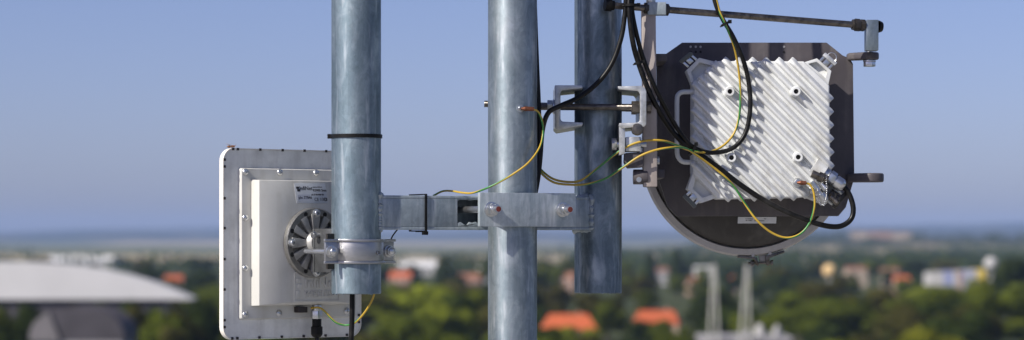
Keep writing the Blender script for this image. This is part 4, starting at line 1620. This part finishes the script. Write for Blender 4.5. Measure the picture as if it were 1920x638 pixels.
# left channel: opens to the right
Yf = YR - 0.083
c_l = [(1040, 160), (1091, 160), (1093, 166), (1054, 170), (1051, 174), (1051, 224), (1054, 228), (1093, 230), (1092, 236), (1046, 244), (1040, 239)]
b = MB()
slab(b, c_l, Yf, YR + 0.083)
b.build('channel', 'bracket_zinc', mnt, bevel=0.0015)
c_r = [(1158, 162), (1203, 161), (1210, 166), (1212, 172), (1212, 233), (1208, 238), (1166, 241), (1160, 236), (1162, 231), (1196, 230), (1200, 226), (1200, 176), (1196, 171), (1160, 168)]
b = MB()
slab(b, c_r, Yf, YR + 0.083)
b.build('channel', 'bracket_zinc', mnt, bevel=0.0015)
for (y_, xa, xb, pa_, pb_) in ((YR - S_, 1008, 1222, 200.5, 201.5), (YR + S_, 908, 1222, 195, 205)):
    b = MB()
    p0, p1 = P(xa, pa_, y_), P(xb, pb_, y_)
    b.cyl(p0, p1, 0.0056, n=20)
    dv = (p1 - p0).normalized()
    nthr = int((p1 - p0).length / 0.0022)
    for k in range(nthr):
        b.cyl(p0 + dv * (0.0022 * k), p0 + dv * (0.0022 * k + 0.0011), 0.0057, 0.0062, n=14, caps=False)
    rd = b.build('threaded_rod', 'old_steel', mnt)
    for (na_, nb_, rr) in ((1026, 1036, 0.0105), (1036.4, 1039.6, 0.0125), (1184, 1199.2, 0.0108), (1212.8, 1221, 0.0105)):
        q = lambda px: P(px, pa_ + (pb_ - pa_) * (px - xa) / (xb - xa), y_)
        b = MB()
        if rr > 0.012:
            b.cyl(q(na_), q(nb_), rr, n=24)
        else:
            b.hexnut(q(na_), q(nb_), rr, rot=0.15)
        b.build('rod_nut', 'bolt_steel' if na_ < 1100 else 'old_steel', rd, bevel=0.0005, origin=mnt.location)
# pivot pieces below the right channel
b = MB()
slab(b, [(1161, 231), (1172, 233), (1172, 288), (1161, 291)], Yf + 0.004, Yf + 0.06)
b.build('pivot_strap', 'bracket_zinc', mnt, bevel=0.0012)
b = MB()
c = P(1195, 243, Yf - 0.005)
b.lathe([(0.0105, 0.004), (0.0105, -0.001), (0.0092, -0.0035), (0.003, -0.0042)], c, AX, 24)
b.cyl(c, c + AX * 0.08, 0.0065, n=16)
b.build('pivot_pin', 'old_steel', mnt, smooth=40)
b = MB()
slab(b, [(1173, 257), (1202, 257), (1202, 284), (1173, 284)], Yf + 0.010, Yf + 0.060)
b.build('pivot_block', 'bracket_zinc', mnt, bevel=0.0015)
b = MB()
b.hexnut(P(1147, 271, Yf + 0.03), P(1156, 271, Yf + 0.03), 0.0115, rot=0.4)
b.cyl(P(1156, 271, Yf + 0.03), P(1212, 271, Yf + 0.03), 0.006, n=16)
b.build('cross_bolt', 'bolt_steel', mnt, bevel=0.0005)
b = MB()
slab(b, [(1172, 287), (1206, 285), (1206, 313), (1178, 315), (1171, 304)], Yf + 0.015, Yf + 0.07)
b.build('knuckle', 'shaded_paint', mnt, bevel=0.002)
b = MB()
b.cyl(P(1187, 332, Yf + 0.035), P(1214, 332, Yf + 0.035), 0.0130, n=24)
b.build('knuckle', 'shaded_paint', mnt, bevel=0.0015)
b = MB()
b.cyl(P(1198, 337, Yf + 0.02), P(1198, 337, Yf + 0.026), 0.0045, n=16)
b.build('knuckle_screw', 'bolt_steel', mnt)
# upright beige arm
b = MB()
slab(b, [(1203, 8), (1229.5, 8), (1232.5, 350.5), (1206.5, 350.5)], 4.700, 4.728)
arm = b.build('upright_arm', 'beige_paint', mnt, bevel=0.0022)
b = MB()
slab(b, [(1209, 345), (1230, 345), (1230, 351), (1209, 351)], 4.703, 4.725)
b.build('end_plug', 'dark_steel', arm, origin=mnt.location)
b = MB()
slab(b, [(1196, 86), (1206, 86), (1206, 120), (1196, 120)], 4.712, 4.722)
b.build('cable_guide', 'dark_steel', arm, bevel=0.001, origin=mnt.location)
for py in (196, 301):
    b = MB()
    b.hexnut(P(1231, py, 4.714), P(1236.5, py, 4.714), 0.0068)
    b.build('arm_nut', 'bracket_zinc', arm, origin=mnt.location)
# adjusting rod across the top
r0, r1 = P(1137, 9.5, 4.682), P(1650, 50.5, 4.806)
dv = (r1 - r0).normalized()
rl = (r1 - r0).length
rx = lambda px: r0 + (r1 - r0) * ((px - 1137) / 513.0)
rod = thing('adjusting_rod', r0, 'thin dark adjusting rod running across the top above the dish', 'rod')
b = MB()
b.cyl(r0, r1, 0.0058, n=20)
b.build('rod', 'old_steel', rod)
b = MB()
b.cyl(rx(1134), rx(1146), 0.0108, n=20)
b.cyl(rx(1146), rx(1151), 0.0085, n=20)
b.build('end_cap', 'black_plastic', rod, bevel=0.001)
b = MB()
b.cyl(rx(1646), rx(1654), 0.0115, 0.0085, n=20)
b.build('end_cap', 'black_plastic', rod, bevel=0.001)
b = MB()
c = rx(1229)
b.box((0, 0, 0), (0.032, 0.026, 0.0215), Matrix.Translation(c + Vector((0, 0.002, 0))))
b.build('slide_block', 'galvanised_flat', rod, bevel=0.0012)
for pa_, pb_, rr in ((1244, 1251, 0.0105), (1206, 1213, 0.0095)):
    b = MB()
    b.hexnut(rx(pa_), rx(pb_), rr)
    b.build('block_nut', 'dark_steel', rod, bevel=0.0005)
b = MB()
b.cyl(c + Vector((-0.010, 0, 0.0105)), c + Vector((-0.010, 0, 0.022)), 0.0085, n=6)
b.build('block_bolt', 'bolt_steel', rod, bevel=0.0005)
b = MB()
b.cyl(rx(1597), rx(1601), 0.0095, n=20)
b.hexnut(rx(1601), rx(1611), 0.0112)
b.hexnut(rx(1611.5), rx(1620), 0.0108, rot=0.3)
b.build('rod_nut', 'dark_steel', rod, bevel=0.0005)
c = rx(1634)
b = MB()
zb = P(0, 98.7, 4.845).z
za = c.z + 0.0105
Yb = c.y
b.box((c.x, Yb + 0.004, (za + zb) / 2), (0.0215, 0.030, za - zb))
b.build('rod_bracket', 'galvanised_dull', rod, bevel=0.0014)
b = MB()
hx = P(1630, 0, 4.845).x
b.cyl((hx, 4.843, zb + 0.003), (hx, 4.843, P(0, 117, 4.843).z), 0.006, n=16)
b.cyl((hx, 4.843, P(0, 113.2, 4.843).z), (hx, 4.843, P(0, 116, 4.843).z), 0.0115, n=24)
b.hexnut((hx, 4.843, P(0, 116, 4.843).z), (hx, 4.843, P(0, 125, 4.843).z), 0.0108)
b.build('bracket_bolt', 'bolt_steel', rod, bevel=0.0005)

# ------------------------------------------------------------------ RADIO UNIT
radio = thing('radio_unit', P(1428, 380, YO + 0.05), 'white finned outdoor radio unit latched on the dish plate', 'radio unit')
body = [(1300, 158), (1346, 113.5), (1508, 114.5), (1556, 160), (1558, 322), (1508, 371), (1346, 374), (1299, 326)]
cen = (1428, 243)


def grow(pts, k):
    return [(cen[0] + (x - cen[0]) * k, cen[1] + (y - cen[1]) * k) for x, y in pts]


b = MB()
slab(b, grow(body, 0.995), YO, YO + 0.090)
b.build('body', 'radio_white', radio, bevel=0.003, seg=3)
# cooling fins, diagonal from upper left to lower right


def clip_line(c, poly):
    """the line x - y = c inside a convex polygon, as (t0, t1) with point = (c/2 + t, -c/2 + t) about cen"""
    ts = []
    n = len(poly)
    for i in range(n):
        (x0, y0), (x1, y1) = poly[i], poly[(i + 1) % n]
        f0, f1 = (x0 - y0) - c, (x1 - y1) - c
        if f0 * f1 < 0:
            k = f0 / (f0 - f1)
            ts.append(((x0 + (x1 - x0) * k) + (y0 + (y1 - y0) * k)) / 2)
    return (min(ts), max(ts)) if len(ts) >= 2 else None


PITCH = 25.0
bossp = [(1368, 172), (1492, 172), (1371, 296), (1496, 295)]
fin_h = 0.0125
prof = [(-0.36, -0.1), (-0.30, 0.45), (-0.25, 0.80), (-0.17, 0.97), (-0.06, 1.0), (0.06, 0.92), (0.18, 0.68), (0.30, 0.38), (0.41, 0.14), (0.50, -0.1)]
nf = 0
for k in range(-9, 10):
    cc = (cen[0] - cen[1]) + (k + 0.35) * PITCH
    seg_ = clip_line(cc, body)
    if not seg_:
        continue
    t0, t1 = seg_
    if t1 - t0 < 34:
        continue
    # end fins lie on the corner side where the tabs sit: leave those bare
    if abs(k + 0.35) * PITCH > 196:
        continue
    secs = [(t0 - 2.2, 0.05, 0.8), (t0 - 1.6, 0.50, 0.92), (t0 + 1.5, 0.82, 1.0), (t0 + 8, 1.0, 1.0), ((t0 + t1) / 2, 1.0, 1.0), (t1 - 8, 1.0, 1.0), (t1 - 1.5, 0.82, 1.0), (t1 + 1.6, 0.50, 0.92), (t1 + 2.2, 0.05, 0.8)]
    vs, fs = [], []
    m = len(prof)
    for (t, hh, ww) in secs:
        for (a, h) in prof:
            ac = a * PITCH * 0.96 * ww
            px = (cc + 2 * t) / 2 + ac / 2
            py = px - cc - ac
            q = P(px, py, YO - 0.0)
            # each section lies square on the lid
            vs.append((q.x, YO + 0.0012 - fin_h * h * hh, q.z))
    for s in range(len(secs) - 1):
        for i in range(m):
            j = (i + 1) % m
            fs.append((s * m + i, s * m + j, (s + 1) * m + j, (s + 1) * m + i))
    fs += [tuple(range(m)), tuple(range((len(secs) - 1) * m, len(secs) * m))]
    b = MB()
    b.add(vs, fs)
    b.build('cooling_fin', 'radio_white', radio, smooth=50)
    nf += 1
for (px, py) in bossp:
    c = P(px, py, YO - 0.010)
    b = MB()
    c0_ = Vector((c.x, 0, c.z))
    b.lathe([(0.0100, YO), (0.0086, YO - 0.0165), (0.0074, YO - 0.0185), (0.0044, YO - 0.0185), (0.0040, YO - 0.006), (0.0040, YO)], c0_, AX, 28, closed=True)
    bs = b.build('boss', 'radio_white', radio, smooth=40)
    b = MB()
    b.cyl(c0_ + AX * (YO - 0.0120), c0_ + AX * (YO - 0.004), 0.0040, n=20)
    b.build('boss_hole', 'hole_dark', bs, origin=radio.location)
# corner tabs with pocket and latch
tabs = (
    ([(1287, 132), (1311, 108.5), (1345, 117), (1299, 162)], [(1296, 135), (1312, 117.5), (1333, 123), (1302, 152)], [(1275.5, 117), (1297.5, 99.5)], 'rubber_grey'),
    ([(1532, 109.5), (1559, 133), (1553, 161), (1508, 117)], [(1531, 116), (1551, 133), (1548, 146), (1516, 120)], [(1544.5, 101.5), (1567, 121)], 'bracket_zinc'),
    ([(1299.5, 322.5), (1288.5, 354), (1315, 381), (1350, 369)], [(1305, 335), (1299, 354), (1317, 370.5), (1336, 365)], [(1282, 366), (1304, 388.5)], 'rubber_grey'),
    ([(1556, 322), (1578, 350), (1548, 384), (1508, 368)], [(1555, 336), (1568, 351), (1547, 374), (1524, 366)], [(1586, 362), (1562, 390)], 'dark_steel'),
)
for poly, pocket, lat, lm in tabs:
    YT_ = YO + 0.012
    b = MB()
    cx_ = sum(p[0] for p in poly) / 4
    cy_ = sum(p[1] for p in poly) / 4
    # frame of the tab round a sunk pocket
    o1, i1 = xz(poly, YT_), xz(pocket, YT_)
    vs = [(x, YT_, z) for x, z in o1] + [(x, YT_, z) for x, z in i1] + [(x, YT_ + 0.012, z) for x, z in i1] + [(x, YT_ + 0.05, z) for x, z in o1]
    fs = []
    for i in range(4):
        j = (i + 1) % 4
        fs += [(i, j, 4 + j, 4 + i), (4 + i, 4 + j, 8 + j, 8 + i), (i, j, 12 + j, 12 + i)]
    fs += [(8, 9, 10, 11), (12, 13, 14, 15)]
    b.add(vs, fs)
    tb = b.build('corner_tab', 'radio_white', radio, bevel=0.0010)
    (xa, ya), (xb, yb_) = lat
    pa_, pb_ = P(xa, ya, YT_ + 0.004), P(xb, yb_, YT_ + 0.004)
    inw = (P(cx_, cy_, YT_ + 0.004) - (pa_ + pb_) / 2).normalized()
    dv2 = (pb_ - pa_).normalized()
    b = MB()
    LMt = frame((pa_ + pb_) / 2, dv2, inw, dv2.cross(inw))
    ln = (pb_ - pa_).length
    b.box((0, 0.0, 0), (ln, 0.0075, 0.012), LMt)
    lt = b.build('latch', lm, radio, bevel=0.0018)
    b = MB()
    for s in (-1, 1):
        b.box((s * ln * 0.36, 0.0095, 0.001), (ln * 0.16, 0.0125, 0.004), LMt)
    b.box((0, 0.0085, 0.002), (ln * 0.34, 0.010, 0.006), LMt)
    b.build('latch_link', 'bolt_steel', lt, bevel=0.0006, origin=radio.location)
    if lm == 'bracket_zinc':
        b = MB()
        rc = P(1559.5, 108.5, YT_)
        pts = [rc + Vector((math.cos(a) * 0.0082, 0, math.sin(a) * 0.0088)) for a in [math.radians(200 - 20 * i) for i in range(14)]]
        b.tube(pts, 0.0009, n=8, sub=2)
        b.build('latch_wire', 'bolt_steel', lt, origin=radio.location)
# carrying handle
b = MB()
hy = YO + 0.012
b.tube([P(1308, 172.5, hy), P(1292, 172.5, hy), P(1280, 173, hy), P(1272.5, 177, hy), P(1269.5, 188, hy), P(1269.5, 240, hy), P(1269.5, 284, hy), P(1273, 297, hy), P(1281, 303.5, hy), P(1294, 304.5, hy), P(1308, 304.5, hy)], 0.0043, n=12, sub=5)
b.build('handle', 'radio_white', radio, smooth=60)
# connectors at the lower right corner
dg = Vector((1, 0, -1)).normalized()
yc_ = YO - 0.002
g0 = P(1534, 316, yc_)
def conn(o, prof_, n=24, hexat=None):
    bb = MB()
    bb.lathe(prof_, o, dgc, n)
    return bb
dgc = (P(1582, 351, yc_) - g0).normalized()
L_ = (P(1582, 351, yc_) - g0).length
b = MB()
b.lathe([(0.0145, -0.010), (0.0145, L_ * 0.22), (0.0130, L_ * 0.24)], g0, dgc, 28)
b.build('connector_boss', 'radio_white', radio, smooth=40)
b = MB()
b.lathe([(0.0118, L_ * 0.20), (0.0118, L_ * 0.36), (0.0100, L_ * 0.38), (0.0100, L_ * 0.42)], g0, dgc, 28)
b.cyl(g0 + dgc * L_ * 0.42, g0 + dgc * L_ * 0.62, 0.0130, n=6)
b.lathe([(0.0095, L_ * 0.62), (0.0095, L_ * 0.66), (0.0116, L_ * 0.67), (0.0116, L_ * 0.90), (0.0085, L_ * 0.98), (0.0052, L_ * 1.02)], g0, dgc, 28)
b.build('cable_gland', 'bolt_steel', radio, bevel=0.0004, smooth=40)
g1 = P(1513, 333, yc_ - 0.004)
b = MB()
b.lathe([(0.0075, 0), (0.0075, 0.012), (0.0100, 0.0125), (0.0100, 0.022), (0.0070, 0.024), (0.0070, 0.030)], P(1522, 325, yc_ - 0.008), Vector((0.75, 0, -0.3)).normalized(), 20)
b.build('test_port', 'old_steel', radio, smooth=40)
g2 = P(1526, 348, yc_ + 0.004)
g2e = P(1549, 381, yc_ + 0.004)
dgc2 = (g2e - g2).normalized()
b = MB()
b.lathe([(0.0100, -0.008), (0.0100, 0.012), (0.0080, 0.013), (0.0080, 0.018), (0.0115, 0.019), (0.0115, 0.033), (0.0095, 0.036), (0.003, 0.037)], g2, dgc2, 20)
b.build('capped_port', 'bolt_steel', radio, smooth=35)
b = MB()
b.lathe([(0.0085, 0.0), (0.0085, 0.012), (0.0070, 0.013), (0.0070, 0.02)], P(1556, 362, yc_ + 0.008), dgc, 18)
b.build('capped_port', 'dark_steel', radio, smooth=35)
for (px, py, rr, ln_, dv_) in ((1530, 333, 0.0052, 0.016, (0.8, -0.3, -0.5)), (1541, 345, 0.0060, 0.014, (0.6, -0.2, -0.8)), (1519, 352, 0.0046, 0.012, (0.3, -0.6, -0.7)), (1561, 372, 0.0056, 0.014, (0.7, -0.2, -0.7))):
    b = MB()
    q = P(px, py, yc_ - 0.004)
    d_ = Vector(dv_).normalized()
    b.lathe([(rr * 0.8, -0.004), (rr * 0.8, ln_ * 0.4), (rr, ln_ * 0.42), (rr, ln_ * 0.85), (rr * 0.6, ln_), (rr * 0.2, ln_)], q, d_, 12)
    b.build('port_fitting', 'bolt_steel' if px < 1550 else 'old_steel', radio, smooth=35)
# bead chain of the port's cap
pts = [P(1549, 332, yc_ - 0.014), P(1550, 345, yc_ - 0.015), P(1550.5, 358, yc_ - 0.015), P(1549, 372, yc_ - 0.013), P(1545, 385, yc_ - 0.012), P(1539, 384, yc_ - 0.012), P(1535, 374, yc_ - 0.012), P(1533, 362, yc_ - 0.012), P(1533, 352, yc_ - 0.010)]
b = MB()
path = []
for i in range(len(pts) - 1):
    n_ = max(2, round((pts[i + 1] - pts[i]).length / 0.0036))
    for k in range(n_):
        path.append(pts[i].lerp(pts[i + 1], k / n_))
for q in path:
    b.lathe([(0.0004, -0.0015), (0.00115, -0.0008), (0.0014, 0.0), (0.00115, 0.0008), (0.0004, 0.0015)], q, ZU, 8)
ch = b.build('bead_chain', 'bolt_steel', radio, smooth=60)
ch['kind'] = 'stuff'
# earth screw and lug
es = P(1496, 342.5, YO - 0.016)
b = MB()
b.lathe([(0.0085, 0.016), (0.0085, 0.004), (0.0072, 0.0), (0.0050, -0.0022), (0.0022, -0.0024), (0.0018, 0.0005)], es, AX, 20)
b.build('earth_screw', 'bolt_steel', radio, smooth=40)

# ------------------------------------------------------------------ CABLES AND WIRES
def cable(name, pts, r, material, label, cat, ends=None):
    pts = list(pts)
    for k in range(7):                        # run on beyond the frame
        if pts[0][1] < -30:
            pts.insert(0, (pts[0][0] + 1, pts[0][1] - 55, pts[0][2]))
        if pts[-1][1] < -30:
            pts.append((pts[-1][0] - 4, pts[-1][1] - 55, pts[-1][2]))
        if pts[-1][1] >= 690:
            pts.append((pts[-1][0], pts[-1][1] + 120, pts[-1][2]))
    P3 = [P(*p) for p in pts]
    t = MB()
    t.tube(P3, r, n=12, sub=8)
    o = t.build(name, material, None, smooth=60, origin=P3[len(P3) // 2])
    return tag(o, label, cat)


rc = 0.0047
JY = 4.715
cable('black_cable', [(1187, -60, 4.665), (1181, -10, 4.665), (1180, 22, 4.662), (1186, 75, 4.664), (1197, 118, 4.680), (1221, 180, 4.692), (1252, 235, 4.722), (1283, 270, JY + 0.016), (1310, 288, JY + 0.028), (1345, 313, JY + 0.038), (1385, 344, JY + 0.0445), (1425, 371, JY + 0.045), (1465, 393, JY + 0.042), (1505, 410, JY + 0.042), (1545, 423, JY + 0.048), (1575, 424.5, JY + 0.052), (1595, 412, JY + 0.055), (1600, 392, JY + 0.057), (1594, 368, JY + 0.058), (1584, 352, JY + 0.058), (1577, 347, JY + 0.058)], rc, 'cable_black', 'black cable curving under the radio unit into its metal gland', 'cable')
cable('black_cable', [(1192, -60, 4.668), (1187, -10, 4.667), (1185, 18, 4.668), (1193, 62, 4.669), (1207, 112, 4.682), (1230, 168, 4.692), (1262, 228, 4.722), (1290, 268, 4.730), (1318, 284, 4.738), (1345, 286, 4.748), (1372, 279, 4.756), (1392, 260, 4.7595), (1403, 232, 4.760), (1407, 192, 4.760), (1403, 150, 4.7595), (1392, 108, 4.750), (1374, 68, 4.73), (1356, 38, 4.72), (1342, 8, 4.712), (1330, -45, 4.712)], rc * 0.86, 'cable_black', 'black cable looping over the front of the radio unit up to the top', 'cable')
cable('black_cable', [(1176, -60, 4.668), (1174, -10, 4.668), (1172, 22, 4.668), (1165, 70, 4.668), (1147, 120, 4.667), (1120, 156, 4.664), (1085, 183, 4.656), (1050, 199, 4.644), (1028, 212, 4.645), (1017, 245, 4.652), (1012.5, 300, 4.652), (1006, 350, 4.65), (990, 420, 4.648), (975, 520, 4.647), (975, 700, 4.647)], rc * 0.92, 'cable_black', 'black cable swinging from the top past the right post to the middle mast', 'cable')
cable('black_cable', [(1000, -60, 4.652), (1003, 40, 4.651), (1006.5, 130, 4.651), (1009.5, 200, 4.651), (1011, 280, 4.652), (1006, 340, 4.65), (992, 430, 4.648), (985, 560, 4.648), (985, 700, 4.648)], rc * 1.0, 'cable_black', 'black cable running down the right back edge of the middle mast', 'cable')
cable('black_cable', [(660, 520, LP.y), (660.5, 556, LP.y), (660, 600, LP.y), (658.5, 640, LP.y), (657, 720, LP.y)], rc * 0.95, 'cable_black', 'black cable hanging out of the open end of the left post', 'cable')
cable('black_cable', [(594, 630, gp.y), (594.5, 650, gp.y), (596, 720, gp.y + 0.005)], 0.0036, 'cable_black', 'short black cable under the flat antenna gland', 'cable')
cable('thin_black_wire', [(731, 455, LP.y + 0.045), (736, 443, LP.y + 0.05), (744, 432, LP.y + 0.055), (752, 422, LP.y + 0.07)], 0.0012, 'cable_black', 'thin black wire between the pole clamp and the cross arm', 'wire')

rw = 0.0021
Y0m = 4.556
cable('earth_wire', [(1000, 204.5, Y0m - 0.003), (1010, 211, 4.562), (1017, 229, 4.575), (1018, 252, 4.578), (1011, 278, 4.565), (990, 306, 4.546), (960, 328, 4.542), (930, 345, 4.542), (905, 356, 4.552), (884, 362.3, 4.585), (866, 361.5, 4.60), (848, 358.5, 4.62), (830, 358.8, 4.64), (812, 367.5, 4.645)], rw * 0.8, 'earth_wire', 'yellow and green earth wire from the mast stud down to the cross arm', 'wire')
cable('earth_wire', [(1004, 300, 4.657), (1015, 319, 4.655), (1038, 336, 4.668), (1068, 341.5, 4.69), (1092, 337, 4.695), (1125, 312, 4.69), (1155, 288, 4.685), (1185, 271, 4.682), (1215, 263.5, 4.68), (1245, 264.5, 4.684), (1268, 272, 4.708), (1290, 281, 4.722), (1318, 286, 4.735), (1345, 280, 4.752), (1368, 262, 4.760), (1382, 236, 4.7625), (1388, 195, 4.7625), (1386, 140, 4.761), (1377, 90, 4.745), (1361, 48, 4.716), (1347, 14, 4.711), (1335, -45, 4.709)], rw * 0.95, 'earth_wire', 'upper yellow and green earth wire sweeping from the mast over the radio unit', 'wire')
cable('earth_wire', [(1003, 305, 4.654), (1015, 325, 4.651), (1038, 342, 4.662), (1068, 346.5, 4.687), (1100, 345.5, 4.692), (1135, 335, 4.69), (1165, 316, 4.686), (1198, 294, 4.682), (1228, 282, 4.68), (1258, 277, 4.684), (1282, 277.5, 4.708), (1300, 287, 4.722), (1335, 312, 4.738), (1362, 334, 4.743), (1378, 352, 4.749), (1398, 384, 4.752), (1420, 414, 4.75), (1446, 436, 4.755), (1474, 446, 4.757), (1500, 439, 4.757), (1518, 418, 4.756), (1527, 388, 4.754), (1526, 362, 4.752), (1519, 347, 4.751), (1509, 343, 4.75)], rw * 0.95, 'earth_wire', 'lower yellow and green earth wire looping under the radio unit to its screw', 'wire')
yg = gp.y - 0.012
cable('earth_wire', [(583, 578, yg + 0.004), (597, 576.8, yg), (608, 583, yg), (620, 596, yg), (632, 606, yg), (648, 610, yg), (664, 606, yg - 0.01), (680, 591, yg - 0.02), (693, 572, yg - 0.03), (702, 552, yg - 0.04), (706, 530, yg - 0.045)], rw * 0.85, 'earth_wire', 'yellow earth wire hanging in a loop under the flat antenna', 'wire')


def lugobj(p0, p1, label, ringc=None, rn=None):
    t = MB()
    t.cyl(p0, p1, 0.0040, 0.0034, n=12)
    d_ = (p1 - p0).normalized()
    t.cyl(p0 - d_ * 0.006, p0, 0.0018, 0.0038, n=10)
    o = t.build('cable_lug', 'copper', None, smooth=40, origin=p0)
    return tag(o, label, 'cable lug')


lugobj(P(984, 204, Y0m - 0.004), P(1001, 204.8, Y0m - 0.0022), 'copper cable lug on the mast stud')
lugobj(P(1501, 342.8, YO - 0.024), P(1512, 343.3, YO - 0.025), 'copper cable lug at the radio unit earth screw')

# cable ties
def tie(name, ob, label):
    return tag(ob, label, 'cable tie', 'black cable ties')


b = MB()
zt = H + (HY - 256) / F * LP.y
hh = 3.4 / F * LP.y
c = Vector((LP.x, LP.y, 0))
b.lathe([(R + 0.0004, zt - hh), (R + 0.0022, zt - hh), (R + 0.0022, zt + hh), (R + 0.0004, zt + hh)], c, ZU, 56, closed=True)
hp = P(619, 256.5, LP.y)
b.box((LP.x - R - 0.003, LP.y - 0.004, zt), (0.0065, 0.008, 0.0075))
tie('cable_tie', b.build('cable_tie', 'black_plastic', None, smooth=40, origin=(LP.x, LP.y, zt)), 'black cable tie strapped round the left post')
b = MB()
sx = along(798, CC + NF * 0.03, U)
for (cy_, cz_, sy_, sz_) in ((-0.0316, 0, 0.002, 2 * hT + 0.006), (0.0316, 0, 0.002, 2 * hT + 0.006), (0, hT + 0.0020, 0.0612, 0.002), (0, -hT - 0.0020, 0.0612, 0.002)):
    b.box((sx, cy_, cz_), (0.0042, sy_, sz_), FA)
b.box((sx - 0.001, -0.030, -hT - 0.0055), (0.0085, 0.008, 0.006), FA)
b.box((sx - 0.010, -0.0265, -hT - 0.0030), (0.014, 0.004, 0.0018), FA)
tie('cable_tie', b.build('cable_tie', 'black_plastic', None, bevel=0.0006, origin=FA @ Vector((sx, 0, 0))), 'black cable tie strapped round the cross arm')


def ring_tie(px, py, Y, dirv, rr, label):
    t = MB()
    c = P(px, py, Y)
    d_ = Vector(dirv).normalized()
    t.lathe([(rr, -0.002), (rr + 0.0014, -0.002), (rr + 0.0014, 0.002), (rr, 0.002)], c, d_, 20, closed=True)
    s = d_.cross(Vector((0, 1, 0))).normalized()
    t.box((0, 0, 0), (0.006, 0.006, 0.006), Matrix.Translation(c + s * (rr + 0.002)))
    t.cyl(c - s * (rr + 0.001), c - s * (rr + 0.004) + d_ * 0.001, 0.0014, 0.001, n=8)
    tie('cable_tie', t.build('cable_tie', 'black_plastic', None, smooth=40, origin=c), label)


ring_tie(1360, 45, 4.719, (0.45, 0, -0.9), 0.0068, 'black cable tie on the looping cable above the radio unit')
ring_tie(1299, 281, 4.731, (0.85, 0.1, -0.5), 0.0095, 'black cable tie where the cables cross beside the radio handle')
ring_tie(1183, 10, 4.666, (0.05, 0, -1), 0.0112, 'black cable tie on the cable bundle at the top')
ring_tie(1197, 118, 4.680, (0.3, 0, -1), 0.0062, 'small black cable tie on the cable in front of the upright arm')

# ------------------------------------------------------------------ insect on the antenna's corner
ip = A0 @ Vector((aloc(433, 275, -0.012).x, yt + 0.0002, -0.012))
b = MB()
ax = Vector((0.9, 0.3, 0.08)).normalized()
zc_ = Vector((0, 0, 0.0030))
b.lathe([(0.0003, -0.0075), (0.0016, -0.0055), (0.0022, -0.003), (0.0016, -0.0008), (0.0007, 0.0), (0.0018, 0.0012), (0.0020, 0.003), (0.0011, 0.0044), (0.0015, 0.0052), (0.0014, 0.0064), (0.0004, 0.0072)], ip + zc_, ax, 14)
side = ax.cross(ZU).normalized()
for s in (-1, 1):
    for k in range(3):
        f0 = ip + zc_ + ax * (0.0005 + k * 0.0014)
        kn = f0 + side * s * 0.003 + ax * (k - 1) * 0.0015 + Vector((0, 0, 0.0012))
        ft = kn + side * s * 0.0012 + ax * (k - 1) * 0.001
        ft.z = ip.z
        b.tube([f0, kn, ft], 0.00028, n=5, sub=3)
    b.tube([ip + zc_ + ax * 0.0068, ip + zc_ + ax * 0.009 + side * s * 0.0012 + Vector((0, 0, 0.0024))], 0.0002, n=5, sub=2)
ins = b.build('insect', 'insect_brown', None, smooth=60, origin=ip)
tag(ins, 'tiny brown winged insect on the top left corner of the flat antenna', 'insect')
for s in (-1, 1):
    b = MB()
    w0 = ip + zc_ + ax * 0.002 + Vector((0, 0, 0.0018))
    w1 = w0 - ax * 0.011 + side * s * 0.004 + Vector((0, 0, 0.0028 if s > 0 else 0.0042))
    wv = (w1 - w0)
    sd_ = wv.cross(ZU).normalized()
    up = Vector((0, 0, 0.0002))
    pl = [w0, w0 + wv * 0.4 + sd_ * 0.0016, w0 + wv * 0.8 + sd_ * 0.0018, w1, w0 + wv * 0.8 - sd_ * 0.001, w0 + wv * 0.4 - sd_ * 0.0008]
    vs = [tuple(p) for p in pl] + [tuple(p + up) for p in pl]
    b.add(vs, [(5, 4, 3, 2, 1, 0), (6, 7, 8, 9, 10, 11)] + [(i, (i + 1) % 6, 6 + (i + 1) % 6, 6 + i) for i in range(6)])
    b.build('wing', 'insect_wing', ins)
